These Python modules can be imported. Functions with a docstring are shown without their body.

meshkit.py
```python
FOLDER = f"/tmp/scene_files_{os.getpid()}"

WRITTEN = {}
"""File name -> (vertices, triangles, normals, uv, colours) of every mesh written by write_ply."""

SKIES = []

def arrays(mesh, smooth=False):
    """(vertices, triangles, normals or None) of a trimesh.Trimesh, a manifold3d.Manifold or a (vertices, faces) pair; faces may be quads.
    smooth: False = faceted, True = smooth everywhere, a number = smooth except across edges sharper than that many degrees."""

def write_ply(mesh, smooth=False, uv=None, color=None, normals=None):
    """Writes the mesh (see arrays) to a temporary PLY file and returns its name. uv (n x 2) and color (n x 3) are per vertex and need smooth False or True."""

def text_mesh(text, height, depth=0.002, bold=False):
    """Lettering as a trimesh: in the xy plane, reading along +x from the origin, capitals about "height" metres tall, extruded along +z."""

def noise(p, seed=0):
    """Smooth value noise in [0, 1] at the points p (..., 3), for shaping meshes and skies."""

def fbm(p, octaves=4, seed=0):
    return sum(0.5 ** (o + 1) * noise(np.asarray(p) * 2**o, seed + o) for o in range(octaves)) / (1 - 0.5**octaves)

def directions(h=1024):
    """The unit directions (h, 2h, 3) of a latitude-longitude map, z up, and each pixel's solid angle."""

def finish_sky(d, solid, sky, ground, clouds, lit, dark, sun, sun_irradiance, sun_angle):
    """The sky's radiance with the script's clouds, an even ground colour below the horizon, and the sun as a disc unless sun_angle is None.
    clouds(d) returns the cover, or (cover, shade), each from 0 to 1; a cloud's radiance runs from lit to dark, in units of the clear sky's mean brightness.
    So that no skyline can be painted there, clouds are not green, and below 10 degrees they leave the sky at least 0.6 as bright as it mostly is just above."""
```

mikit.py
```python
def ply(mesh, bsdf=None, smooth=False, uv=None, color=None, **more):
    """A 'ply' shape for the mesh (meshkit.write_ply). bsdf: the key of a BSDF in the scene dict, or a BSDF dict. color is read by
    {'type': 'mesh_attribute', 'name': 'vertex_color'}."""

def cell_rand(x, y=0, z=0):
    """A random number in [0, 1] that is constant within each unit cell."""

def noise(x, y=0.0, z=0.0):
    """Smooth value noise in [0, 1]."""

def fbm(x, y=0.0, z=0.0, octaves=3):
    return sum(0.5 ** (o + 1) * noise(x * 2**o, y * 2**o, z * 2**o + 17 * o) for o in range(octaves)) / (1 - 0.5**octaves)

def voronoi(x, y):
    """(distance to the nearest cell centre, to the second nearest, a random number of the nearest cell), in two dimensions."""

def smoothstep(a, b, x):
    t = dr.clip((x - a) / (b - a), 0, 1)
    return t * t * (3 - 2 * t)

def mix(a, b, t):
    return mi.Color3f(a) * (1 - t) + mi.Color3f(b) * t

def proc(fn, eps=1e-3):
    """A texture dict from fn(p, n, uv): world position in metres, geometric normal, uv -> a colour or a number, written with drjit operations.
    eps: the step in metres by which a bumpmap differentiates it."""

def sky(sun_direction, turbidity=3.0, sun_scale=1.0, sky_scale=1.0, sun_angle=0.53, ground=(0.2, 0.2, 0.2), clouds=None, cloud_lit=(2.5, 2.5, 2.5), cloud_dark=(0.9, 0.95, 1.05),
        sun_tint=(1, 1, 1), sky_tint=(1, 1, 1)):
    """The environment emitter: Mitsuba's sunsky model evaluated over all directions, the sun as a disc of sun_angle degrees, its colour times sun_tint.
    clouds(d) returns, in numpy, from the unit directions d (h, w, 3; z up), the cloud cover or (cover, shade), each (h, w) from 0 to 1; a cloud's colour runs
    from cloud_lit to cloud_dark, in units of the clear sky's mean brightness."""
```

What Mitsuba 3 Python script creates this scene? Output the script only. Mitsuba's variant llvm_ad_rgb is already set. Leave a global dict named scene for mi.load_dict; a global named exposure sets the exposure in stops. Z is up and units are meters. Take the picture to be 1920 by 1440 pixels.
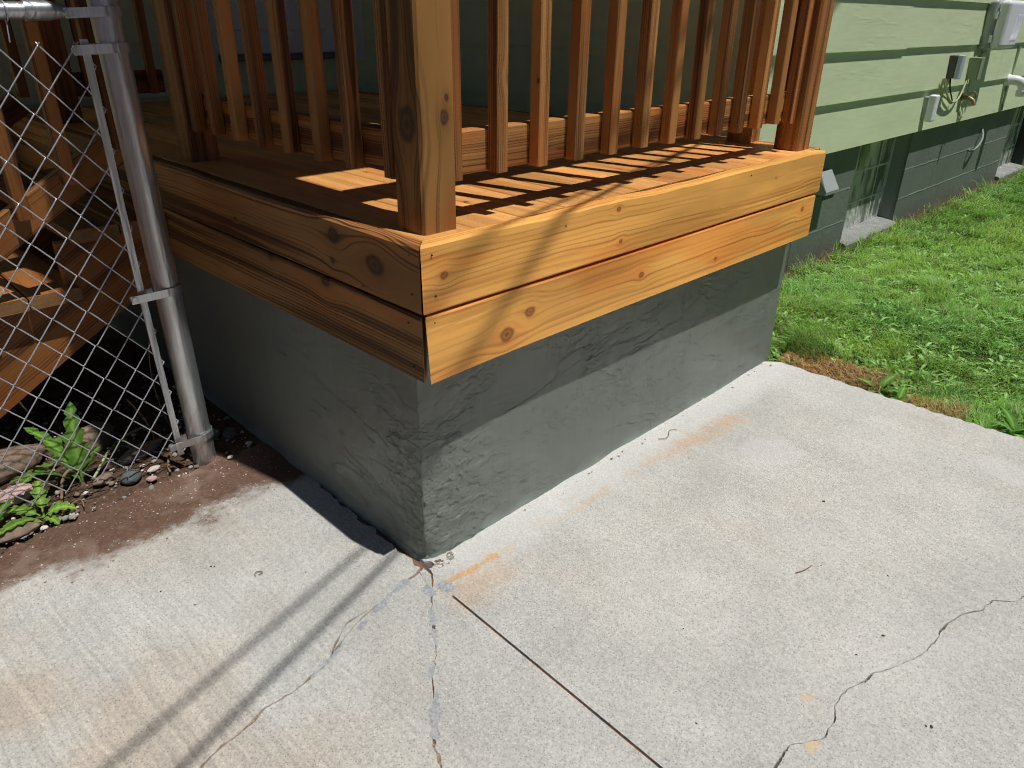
import math, random
import numpy as np, trimesh, drjit as dr, mitsuba as mi
import mikit, meshkit
from mikit import noise, fbm, voronoi, cell_rand, smoothstep, mix, proc
from shapely.geometry import Polygon, LineString, Point
from shapely.ops import unary_union

T = mi.ScalarTransform4f
scene, labels = {}, {}

# ------------------------------------------------------------------ camera, sky, exposure
CAM, YAW, PITCH, ROLL, FOV = (-0.8343, -1.0941, 1.2111), 0.78831, -0.46076, 0.01068, 69.671
fw = np.array([math.cos(YAW) * math.cos(PITCH), math.sin(YAW) * math.cos(PITCH), math.sin(PITCH)])
rt = np.cross(fw, [0, 0, 1]); rt /= np.linalg.norm(rt)
up = np.cross(rt, fw)
upr = up * math.cos(ROLL) - rt * math.sin(ROLL)
scene['camera'] = {'type': 'perspective', 'fov': FOV, 'fov_axis': 'x', 'near_clip': 0.05, 'far_clip': 500.0,
                   'to_world': T().look_at(origin=list(CAM), target=list(np.array(CAM) + fw), up=list(upr))}
TX, TY = 0.068, 0.335
scene['sky'] = mikit.sky((TX, -TY, 1.0), turbidity=3.0, sky_scale=0.18, sun_tint=(0.865, 1.0, 1.21), sky_tint=(0.85, 1.0, 1.18))
exposure = 1.45

rng = np.random.default_rng(7)
random.seed(7)

# ------------------------------------------------------------------ small helpers
def numbered(name):
    key, k = name, 0
    while key in scene or key in labels:
        k += 1
        key = f'{name}_{k:03d}'
    return key

def numbered_thing(name):
    return numbered(name)

def obj(name, parent, mesh, mat, smooth=False, label=None, **kw):
    base = f'{parent}__{name}' if parent else name
    key, k = base, 0
    while key in scene:
        k += 1
        key = f'{base}_{k:03d}'
    scene[key] = mikit.ply(mesh, mat, smooth=smooth, **kw)
    if label:
        labels[key] = {'label': label}
    return key

def thing(name, label, cat, group=None, kind=None):
    key, k = name, 0
    while key in labels or key in scene:
        k += 1
        key = f'{name}_{k:03d}'
    labels[key] = {'label': label, 'category': cat}
    if group: labels[key]['group'] = group
    if kind: labels[key]['kind'] = kind
    return key

def box(x0, x1, y0, y1, z0, z1, ch=0.0):
    if ch <= 0:
        m = trimesh.creation.box((x1 - x0, y1 - y0, z1 - z0))
        m.apply_translation(((x0 + x1) / 2, (y0 + y1) / 2, (z0 + z1) / 2))
        return m
    pts = []
    for sx in (0, 1):
        for sy in (0, 1):
            for sz in (0, 1):
                c = np.array([(x0, x1)[sx], (y0, y1)[sy], (z0, z1)[sz]], float)
                d = np.array([1 - 2 * sx, 1 - 2 * sy, 1 - 2 * sz]) * ch
                for a in range(3):
                    q = c + d; q[a] = c[a]
                    pts.append(q)
    return trimesh.convex.convex_hull(np.array(pts))

def rbox(x0, x1, y0, y1, z0, z1, r, sub=2):
    pts = []
    s = trimesh.creation.icosphere(subdivisions=sub, radius=r).vertices
    for cx in (x0 + r, x1 - r):
        for cy in (y0 + r, y1 - r):
            for cz in (z0 + r, z1 - r):
                pts.append(s + [cx, cy, cz])
    return trimesh.convex.convex_hull(np.vstack(pts))

def tube(points, radius, sides=8, caps=True):
    p = np.asarray(points, float)
    n = len(p)
    t = np.gradient(p, axis=0); t /= np.linalg.norm(t, axis=1, keepdims=True) + 1e-12
    a = np.cross(t[0], [0, 0, 1] if abs(t[0][2]) < 0.9 else [1, 0, 0]); a /= np.linalg.norm(a)
    A = []
    for i in range(n):
        a = a - t[i] * (a @ t[i]); a /= np.linalg.norm(a) + 1e-12
        A.append(a.copy())
    A = np.array(A); B = np.cross(t, A)
    ang = np.arange(sides) * 2 * np.pi / sides
    R = np.broadcast_to(radius, (n,))[:, None, None]
    v = (p[:, None] + R * (np.cos(ang)[None, :, None] * A[:, None] + np.sin(ang)[None, :, None] * B[:, None])).reshape(-1, 3)
    f = []
    for i in range(n - 1):
        for j in range(sides):
            a0, a1 = i * sides + j, i * sides + (j + 1) % sides
            b0, b1 = a0 + sides, a1 + sides
            f += [[a0, a1, b1], [a0, b1, b0]]
    if caps:
        v = np.vstack([v, p[:1], p[-1:]])
        c0, c1 = n * sides, n * sides + 1
        for j in range(sides):
            f.append([c0, (j + 1) % sides, j]); f.append([c1, (n - 1) * sides + j, (n - 1) * sides + (j + 1) % sides])
    return trimesh.Trimesh(v, f, process=False)

def spline(pts, n=24):
    from scipy.interpolate import CubicSpline
    p = np.asarray(pts, float)
    s = np.r_[0, np.cumsum(np.linalg.norm(np.diff(p, axis=0), axis=1))]
    return CubicSpline(s, p)(np.linspace(0, s[-1], n))

cat = trimesh.util.concatenate

# ------------------------------------------------------------------ wood
BOARD = [8]            # ids 0..7 are the hand-placed fascia boards and posts
# knots placed as in the photo: (board id, metres along, metres across, radius)
KNOTS = [(0, .076, .067, .009), (0, .630, .112, .007), (0, .647, .030, .006), (0, 1.43, .085, .004),
         (1, .320, .078, .0140), (1, .247, .044, .0195), (1, .747, .072, .0105), (1, 1.655, .104, .009), (1, 1.12, .04, .006),
         (2, .172, .067, .027), (2, .323, .099, .020), (2, .335, .040, .008), (2, .80, .05, .005),
         (3, .377, .135, .016), (3, .634, .139, .010),
         (4, 1.069 - .82, .045, .030), (4, 1.08 - .82, .153, .013), (4, 1.115 - .82, .160, .006), (4, .62, .12, .012)]

def wood_height(uv):
    u, v = uv.x, uv.y
    bid = dr.floor(u * 0.25)
    ul = u - bid * 4
    r1, r2, r3 = cell_rand(bid, 11), cell_rand(bid, 23), cell_rand(bid, 37)
    ve, core, halo = mi.Float(v), mi.Float(0), mi.Float(0)
    def knot(on, ku, kv, R):
        nonlocal ve, core, halo
        du, dv = ul - ku, v - kv
        ve = ve - on * dv * 0.88 * dr.exp(-dr.square(du / (3.4 * R)) - dr.square(dv / (2.6 * R)))
        r = dr.sqrt(0.55 * dr.square(du) + dr.square(dv)) * (0.78 + 0.44 * fbm(u * 55 + R * 900, v * 70, octaves=2))
        rr = r / R
        core = dr.maximum(core, on * smoothstep(1.05, 0.72, rr) * (0.84 + 0.16 * dr.sin(rr * 13.0)))
        halo = dr.maximum(halo, on * (0.65 * dr.exp(-dr.square(rr / 1.7)) + 0.55 * dr.exp(-dr.square(du / (5.5 * R)) - dr.square(dv / (1.5 * R))) * fbm(u * 14, v * 90, octaves=2)))
    for kb, ku, kv, R in KNOTS:
        knot(dr.select(bid == kb, mi.Float(1), mi.Float(0)), ku, kv, R)
    # scattered small knots on every other board
    cu = dr.floor(ul / 0.5)
    present = dr.select((cell_rand(bid, cu, 5) > 0.70) & (bid >= 8), mi.Float(1), mi.Float(0))
    knot(present, (cu + 0.3 + 0.4 * cell_rand(bid, cu, 6)) * 0.5, 0.14 * cell_rand(bid, cu, 7), 0.004 + 0.006 * cell_rand(bid, cu, 8))
    warp = fbm(u * 0.75, ve * 4 + bid * 1.7, octaves=2) - 0.5
    small = noise(u * 7, ve * 26 + bid * 3) - 0.5
    vc = -0.05 + 0.24 * r1
    q = dr.sqrt(dr.square(ve - vc) + dr.square(0.004 + 0.02 * r2))
    F = dr.select(bid < 2, 62 + 30 * r3, dr.select(bid < 4, 88 + 30 * r3, 115 + 110 * r3))
    h = q * F + ul * (r2 - 0.5) * 2.6 + warp * 5.0 + small * 0.8
    return h, ve, core, halo, bid, ul, r1, r2, r3

def wood_colour(p, n, uv):
    h, ve, core, halo, bid, ul, r1, r2, r3 = wood_height(uv)
    u, v = uv.x, uv.y
    k = dr.floor(h)
    ring = h - k
    line = cell_rand(k, bid, 3)
    late = smoothstep(0.12 + 0.45 * line, 0.86, ring) * (1 - smoothstep(0.92, 1.0, ring)) * (0.30 + 0.85 * line)
    fade = smoothstep(0.30, 0.62, fbm(u * 1.7 + bid, v * 9, octaves=2))
    fibre = noise(u * 12, ve * 1100) * 0.6 + noise(u * 5, ve * 420) * 0.4
    streak = fbm(u * 0.9, ve * 48 + bid * 3.0, octaves=3)
    blotch = fbm(u * 2.2 + 3, v * 8 + bid * 2.3, octaves=3)
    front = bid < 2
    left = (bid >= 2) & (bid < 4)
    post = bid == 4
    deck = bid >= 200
    lt = dr.select(front, mi.Color3f(0.95, 0.475, 0.118), dr.select(left, mi.Color3f(0.36, 0.180, 0.066), dr.select(post, mi.Color3f(0.42, 0.205, 0.060), dr.select(deck, mi.Color3f(0.68, 0.335, 0.105), mix((0.55, 0.265, 0.085), (0.34, 0.145, 0.044), r1)))))  # left side boards: same wood as the front, shade put into the darker colour
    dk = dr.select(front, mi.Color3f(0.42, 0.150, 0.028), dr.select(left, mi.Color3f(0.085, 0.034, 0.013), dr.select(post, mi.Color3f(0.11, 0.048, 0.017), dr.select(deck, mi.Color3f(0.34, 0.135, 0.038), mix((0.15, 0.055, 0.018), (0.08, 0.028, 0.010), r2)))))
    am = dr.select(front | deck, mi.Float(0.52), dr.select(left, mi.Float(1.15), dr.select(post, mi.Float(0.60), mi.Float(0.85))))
    am = am * dr.select(front, 0.35 + 0.65 * fade, 0.65 + 0.35 * fade)
    sa = dr.select(front, mi.Float(1.25), dr.select(post | left, mi.Float(3.7), dr.select(deck, mi.Float(1.1), mi.Float(3.0))))
    t = late * am + 0.30 * (fibre - 0.5) + sa * (streak - 0.47)
    c = mix(lt, dk, dr.clip(t, 0, 1))
    c = c * (0.58 + 0.82 * blotch) * dr.select(bid < 8, mi.Float(1.0), (0.74 + 0.40 * r3) * dr.select((bid >= 100) & (bid < 200), mi.Color3f(0.60, 0.50, 0.42), mi.Color3f(1.0)))  # stair boards: their shade is put into a darker wood tone
    red = smoothstep(0.46, 0.70, fbm(u * 3.3 + 40, v * 12 + bid, octaves=3))
    c = mix(c, c * mi.Color3f(1.0, 0.74, 0.62), red * 0.7)
    c = mix(c, c * dr.select(front, mi.Color3f(0.90, 0.66, 0.52), mi.Color3f(0.52, 0.42, 0.36)), halo * 0.65)
    kc = dr.select(front, mi.Color3f(0.25, 0.085, 0.028), mi.Color3f(0.06, 0.032, 0.02))
    c = mix(c, kc * (0.6 + 0.8 * noise(u * 300, v * 300)), core * 0.9)
    # end grain
    e = fbm(u * 60, v * 60, octaves=2)
    er = dr.sqrt(dr.square(ul - 0.05) + dr.square(v - 49.94)) * 190
    er = er - dr.floor(er)
    ec = mix((0.36, 0.20, 0.085), (0.13, 0.06, 0.028), 0.6 * e + 0.4 * er)
    return dr.select(v > 20, ec, c)

def wood_bump(p, n, uv):
    u, v = uv.x, uv.y
    bid = dr.floor(u * 0.25)
    return noise(u * 9, v * 420 + bid) * 0.6 + 0.9 * noise(u * 3.0, v * 130 + bid * 2.0)

scene['wood'] = {'type': 'bumpmap', 'arbitrary': {'type': 'proc', **{k: v for k, v in proc(wood_bump, eps=6e-4).items() if k != 'type'}}, 'scale': 0.0006,
                 'bsdf': {'type': 'principled', 'base_color': proc(wood_colour), 'roughness': 0.52, 'specular': 0.35}}

def board(p0, axis, wdir, length, width, thick, bid=None, ch=0.0025, segs=None, warp=0.0, edge=0.0, m0=0.0, m1=0.0, bow=None):
    """A board as one prism: p0 = centre of its start, axis = along, wdir = across its main face; its outer face looks along axis x wdir (or the
    reverse when that is what the caller set). uv: u along (4 m per board id), v round the cross-section in metres."""
    axis, wdir = np.asarray(axis, float), np.asarray(wdir, float)
    axis /= np.linalg.norm(axis); wdir /= np.linalg.norm(wdir)
    odir = np.cross(axis, wdir)
    if bid is None:
        bid = BOARD[0]; BOARD[0] += 1
    w, t = width / 2, thick / 2
    # cross-section: outer face bottom->top, then top edge, back face, bottom edge
    cs = [(-w + ch, t), (w - ch, t), (w, t - ch), (w, -t + ch), (w - ch, -t), (-w + ch, -t), (-w, -t + ch), (-w, t - ch), (-w + ch, t)]
    vv = np.r_[0, np.cumsum([math.dist(cs[i], cs[i + 1]) for i in range(8)])]
    segs = segs or 1
    s = np.linspace(0, 1, segs + 1)
    V, UV, F = [], [], []
    off = bid * 4.0 + 0.02
    seed = bid * 3.7 + 1
    for i in range(8):
        (b0, c0), (b1, c1) = cs[i], cs[i + 1]
        base = len(V)
        for k in range(segs + 1):
            for (b, c, q) in ((b0, c0, vv[i]), (b1, c1, vv[i + 1])):
                st, en = m0 * (t - c), length - m1 * (t - c)
                a = st + (en - st) * s[k]
                bb, cc = b, c
                if edge:
                    g = (meshkit.noise(np.array([a * 5.0, seed, 0.0])) - 0.5) + 0.5 * (meshkit.noise(np.array([a * 17.0, seed, 5.0])) - 0.5)
                    if b > w * 0.5: bb = b + edge * g
                    if b > w * 0.9 and c > 0: cc = c - abs(g) * edge * 0.6
                if warp:
                    cc = cc + warp * (meshkit.noise(np.array([a * 1.3, seed, 9.0])) - 0.5) * 2
                if bow is not None:
                    cc = cc + bow(a, b)
                V.append(p0 + axis * a + wdir * bb + odir * cc)
                UV.append((off + a, q))
        for k in range(segs):
            a0 = base + 2 * k
            F += [[a0, a0 + 2, a0 + 3], [a0, a0 + 3, a0 + 1]]
    for end in (0, 1):
        base = len(V)
        k = end * segs
        for i in range(8):
            j = i * 2 * (segs + 1) + 2 * k
            V.append(V[j]); UV.append((off + cs[i][0] + 0.1, 50 + cs[i][1]))
        for i in range(1, 7):
            F.append([base, base + i, base + i + 1] if end else [base, base + i + 1, base + i])
    V, F = np.array(V), np.array(F)
    c = V.mean(0)
    n = np.cross(V[F[:, 1]] - V[F[:, 0]], V[F[:, 2]] - V[F[:, 0]])
    mid = V[F].mean(1) - p0
    rad = mid - np.outer(mid @ axis, axis)
    cap = np.arange(len(F)) >= len(F) - 12
    rad[cap] = np.where((mid[cap] @ axis > length / 2)[:, None], axis, -axis)
    bad = (n * rad).sum(1) < 0
    F[bad] = F[bad][:, ::-1]
    m = trimesh.Trimesh(V, F, process=False)
    return m, np.array(UV)

def wood_part(name, parent, *a, label=None, **k):
    m, uv = board(*a, **k)
    return obj(name, parent, m, 'wood', uv=uv, label=label)

# ------------------------------------------------------------------ other materials
def concrete_colour(p, n, uv):
    x, y = p.x, p.y
    big = fbm(x * 1.7 + 5, y * 1.7, octaves=4)
    mid = fbm(x * 9, y * 9, octaves=3)
    grain = noise(x * 420, y * 420)
    grain2 = noise(x * 170 + 9, y * 170)
    c = mix((0.435, 0.43, 0.405), (0.545, 0.54, 0.51), big)
    c = c * (0.90 + 0.22 * mid)
    c = c * (0.74 + 0.34 * grain + 0.18 * grain2)
    d1, d2, which = voronoi(x * 150, y * 150)
    pit = dr.select(which > 0.72, smoothstep(0.30, 0.12, d1), 0)
    c = mix(c, mi.Color3f(0.16, 0.155, 0.15), pit * 0.55)
    white = dr.select(which < 0.13, smoothstep(0.26, 0.10, d1), 0)
    c = mix(c, mi.Color3f(0.80, 0.76, 0.70), white * 0.7)
    # broom strokes running out from the wall
    wob = 0.05 * fbm(y * 2.2, x * 1.2, octaves=2) + 0.02 * noise(y * 7.0, x)
    br = noise((x + wob) * 120, y * 1.1) * 0.25 + noise((x + wob) * 210, y * 1.4) * 0.45 + noise((x + wob) * 420, y * 3.0) * 0.30
    amt = 0.14 + 0.34 * smoothstep(-0.15, -0.70, x) * smoothstep(0.75, 0.3, y)
    c = c * (1 - amt * 0.5 + amt * br)
    # warm tint on the left, where earth has washed over it
    warm = smoothstep(0.0, -0.75, x + 0.35 * (fbm(x * 2.4, y * 2.4 + 3, octaves=3) - 0.5)) * smoothstep(0.35, 0.62, fbm(x * 3.1 + 8, y * 3.1, octaves=3) + 0.12)
    c = mix(c, c * mi.Color3f(0.98, 0.83, 0.72), warm * 0.75)
    spots = smoothstep(0.60, 0.80, fbm(x * 4.3 + 20, y * 4.3 + 7, octaves=3))
    c = mix(c, c * mi.Color3f(0.96, 0.87, 0.78), spots * 0.30)
    # whitish strip along the wall
    strip = smoothstep(-0.085, -0.01, y + 0.05 * (fbm(x * 6, y * 6 + 2, octaves=3) - 0.5)) * smoothstep(0.0, 0.1, x)
    c = mix(c, mi.Color3f(0.62, 0.62, 0.595) * (0.85 + 0.25 * grain), strip * 0.55)
    # rust stains
    def seg(ax, ay, bx, by):
        px, py, dx, dy = x - ax, y - ay, bx - ax, by - ay
        t = dr.clip((px * dx + py * dy) / (dx * dx + dy * dy), 0, 1)
        return dr.sqrt(dr.square(px - dx * t) + dr.square(py - dy * t))
    ns = fbm(x * 30, y * 30, octaves=3)
    r1 = smoothstep(0.020, 0.004, seg(0.028, -0.020, 0.170, -0.030) + 0.018 * (ns - 0.4))
    r2 = smoothstep(0.10, 0.01, seg(0.04, -0.07, 0.13, -0.075) + 0.05 * (ns - 0.4))
    r3 = smoothstep(0.035, 0.002, seg(0.17, -0.03, 0.60, -0.035) + 0.07 * (fbm(x * 14, y * 40, octaves=2) - 0.35))
    r4 = smoothstep(0.075, 0.01, seg(0.95, -0.06, 1.22, -0.09) + 0.11 * (fbm(x * 40, y * 9, octaves=3) - 0.32))
    r5 = smoothstep(0.05, 0.0, seg(0.70, -0.04, 0.85, -0.05) + 0.08 * (fbm(x * 40, y * 9 + 4, octaves=2) - 0.35))
    c = mix(c, mi.Color3f(0.62, 0.34, 0.12) * (0.75 + 0.4 * grain), dr.clip(0.62 * r1 + 0.30 * r2 + 0.25 * r3 + 0.40 * r4 + 0.25 * r5, 0, 0.75))
    sp = smoothstep(0.030, 0.010, dr.sqrt(dr.square((x - 0.318) * 1.6) + dr.square(y + 0.785)) + 0.012 * (ns - 0.5)) \
        + smoothstep(0.030, 0.006, dr.sqrt(dr.square(x - 0.225) + dr.square((y + 0.835) * 1.5)) + 0.012 * (ns - 0.5))
    c = mix(c, mi.Color3f(0.66, 0.48, 0.27), dr.clip(sp, 0, 1) * 0.8 * smoothstep(0.30, 0.62, fbm(x * 90, y * 90, octaves=2)))
    pale = smoothstep(0.58, 0.72, fbm(x * 3.6 + 1, y * 3.6 + 31, octaves=3)) * smoothstep(0.2, 0.9, x)
    c = mix(c, mi.Color3f(0.62, 0.61, 0.60) * (0.8 + 0.3 * grain), pale * 0.5)
    # washed-over brown earth by the fence
    edge = 0.615 + 0.20 * dr.maximum(0, -x - 0.42)
    film = smoothstep(edge - 0.040, edge + 0.055, y + 0.17 * (fbm(x * 7, y * 9 + 1, octaves=5) - 0.5) + 0.05 * (fbm(x * 70, y * 70, octaves=2) - 0.5) + 0.03 * (grain - 0.5) + 0.03 * (grain2 - 0.5)) * smoothstep(0.14, 0.02, x)
    fc = mix((0.105, 0.055, 0.036), (0.160, 0.088, 0.058), fbm(x * 6 + 2, y * 6, octaves=4)) * (0.75 + 0.5 * grain2)
    fc = mix(fc, mi.Color3f(0.24, 0.17, 0.13), smoothstep(0.60, 0.75, fbm(x * 12 + 7, y * 12, octaves=3)) * 0.6)
    return mix(c, fc, dr.clip(film * 0.97, 0, 1))

def concrete_bump(p, n, uv):
    x, y = p.x, p.y
    wob = 0.05 * fbm(y * 2.2, x * 1.2, octaves=2)
    return noise(x * 300, y * 300) * 0.6 + noise((x + wob) * 240, y * 4.0) * 0.5

scene['concrete'] = {'type': 'bumpmap', 'arbitrary': proc(concrete_bump, eps=1.2e-3), 'scale': 0.0011,
                     'bsdf': {'type': 'principled', 'base_color': proc(concrete_colour), 'roughness': 0.85, 'specular': 0.25}}

def soil_colour(p, n, uv):
    x, y = p.x, p.y
    a = fbm(x * 14, y * 14, octaves=4)
    g = noise(x * 160, y * 160)
    c = mix((0.050, 0.030, 0.020), (0.150, 0.095, 0.065), a) * (0.6 + 0.7 * g)
    lawn = smoothstep(1.70, 1.9, x) * smoothstep(0.62, 0.45, y)
    return mix(c, mi.Color3f(0.045, 0.062, 0.022) * (0.5 + 0.9 * a), lawn * 0.55)
scene['soil'] = {'type': 'principled', 'base_color': proc(soil_colour), 'roughness': 0.95, 'specular': 0.1}

def crack_dirt(p, n, uv):
    a = fbm(p.x * 20, p.y * 20, octaves=3)
    brown = mix((0.30, 0.165, 0.095), (0.14, 0.085, 0.055), noise(p.x * 300, p.y * 300))
    grey = mi.Color3f(0.10, 0.09, 0.085)
    return mix(grey, brown, dr.select(p.x < 0.02, smoothstep(0.38, 0.5, a + 0.1), smoothstep(0.55, 0.7, a) * 0.5))
scene['crack_dirt'] = {'type': 'principled', 'base_color': proc(crack_dirt), 'roughness': 0.95, 'specular': 0.1}
scene['sealant'] = {'type': 'principled', 'base_color': proc(lambda p, n, uv: mi.Color3f(0.37, 0.38, 0.395) * (0.7 + 0.5 * noise(p.x * 260, p.y * 260))), 'roughness': 0.6}
scene['sand_fill'] = {'type': 'principled', 'base_color': proc(lambda p, n, uv: mix((0.40, 0.30, 0.225), (0.20, 0.135, 0.095), noise(p.x * 330, p.y * 330))), 'roughness': 0.95}

def stucco_colour(p, n, uv):
    x, y, z = p.x, p.y, p.z
    s = x + y
    a = fbm(s * 3, z * 3, octaves=3)
    brush = noise(s * 170, z * 4) * 0.6 + noise(s * 70, z * 2.5 + 7) * 0.4
    c = mi.Color3f(0.172, 0.190, 0.168) * (0.88 + 0.22 * a) * (0.94 + 0.11 * brush)
    foot = smoothstep(0.045, 0.0, z + 0.05 * (fbm(s * 16, z * 16, octaves=3) - 0.30))
    return mix(c, mi.Color3f(0.30, 0.38, 0.345), foot * 0.5)
def stucco_bump(p, n, uv):
    """Heights in millimetres: brush strokes, pits, and the crisp lips where one trowelled layer ends on another."""
    s, z = p.x + p.y, p.z
    hgt = 0.26 * noise(s * 240, z * 6) + 0.45 * fbm(s * 60, z * 75, octaves=3)
    wx, wz = fbm(s * 8 + 3, z * 8, octaves=2) - 0.5, fbm(s * 8, z * 8 + 30, octaves=2) - 0.5
    for fx, fz, th, amp, o in ((3.2, 15.0, 0.50, 2.3, 0.0), (6.0, 24.0, 0.53, 1.6, 17.0), (2.2, 9.0, 0.47, 2.4, 41.0), (9.0, 30.0, 0.5, 1.2, 63.0)):
        r = fbm(s * fx + z * 3.0 + wx * 0.8 + o, z * fz - s * 3.0 + wz * 0.8, octaves=4)
        m = smoothstep(0.40, 0.56, fbm(s * 3.4 + o, z * 5.0 + 2.0 * o, octaves=2))
        hgt = hgt + amp * 1.25 * m * smoothstep(th - 0.005, th + 0.004, r)
    pits = smoothstep(0.64, 0.74, noise(s * 130, z * 170)) * smoothstep(0.42, 0.62, fbm(s * 7 + 9, z * 9, octaves=2))
    near = dr.exp(-dr.square((p.x - 0.11) / 0.15)) * dr.exp(-dr.square(p.y - 0.07) * 400) * smoothstep(0.42, 0.2, z)
    hgt = hgt - 1.8 * pits + near * (2.6 * fbm(s * 55, z * 75, octaves=3) + 3.5 * smoothstep(0.48, 0.56, fbm(s * 26 + 5, z * 40, octaves=2)))
    return hgt
scene['stucco'] = {'type': 'bumpmap', 'arbitrary': proc(stucco_bump, eps=1.2e-3), 'scale': 0.001,
                   'bsdf': {'type': 'principled', 'base_color': proc(stucco_colour), 'roughness': 0.40, 'specular': 0.45}}

def siding_colour(p, n, uv):
    s, z = p.x + p.y, p.z
    a = fbm(s * 2, z * 9, octaves=3)
    return mi.Color3f(0.60, 0.69, 0.44) * (0.92 + 0.14 * a) * (0.97 + 0.06 * noise(s * 14, z * 120))
def siding_bump(p, n, uv):
    s, z = p.x + p.y, p.z
    return 0.3 * fbm(s * 30, z * 160, octaves=2) + smoothstep(0.60, 0.66, fbm(s * 9 + 3, z * 48, octaves=3)) * smoothstep(0.5, 0.65, fbm(s * 2.0, z * 6, octaves=2))
scene['siding'] = {'type': 'bumpmap', 'arbitrary': proc(siding_bump, eps=1.5e-3), 'scale': 0.0007,
                   'bsdf': {'type': 'principled', 'base_color': proc(siding_colour), 'roughness': 0.45, 'specular': 0.4}}

def block_colour(p, n, uv):
    s, z = p.x + p.y, p.z
    c = mi.Color3f(0.150, 0.178, 0.155) * (0.82 + 0.3 * fbm(s * 4, z * 4, octaves=3)) * (0.9 + 0.2 * noise(s * 150, z * 150))
    dirt = smoothstep(0.10, -0.03, z + 0.10 * (fbm(s * 5, z * 5, octaves=3) - 0.5))
    return mix(c, mi.Color3f(0.16, 0.125, 0.105), dirt * 0.6)
scene['block_paint'] = {'type': 'bumpmap', 'arbitrary': proc(lambda p, n, uv: fbm((p.x + p.y) * 90, p.z * 90, octaves=2), eps=1e-3), 'scale': 0.0018,
                        'bsdf': {'type': 'principled', 'base_color': proc(block_colour), 'roughness': 0.55, 'specular': 0.35}}
scene['mortar'] = {'type': 'principled', 'base_color': {'type': 'rgb', 'value': [0.24, 0.28, 0.25]}, 'roughness': 0.6}
scene['sill_cement'] = {'type': 'principled', 'base_color': proc(lambda p, n, uv: mi.Color3f(0.25, 0.255, 0.245) * (0.75 + 0.4 * fbm(p.x * 25, p.y * 25, octaves=3))), 'roughness': 0.85}
scene['roof_shingle'] = {'type': 'principled', 'base_color': {'type': 'rgb', 'value': [0.10, 0.095, 0.09]}, 'roughness': 0.9}

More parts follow.
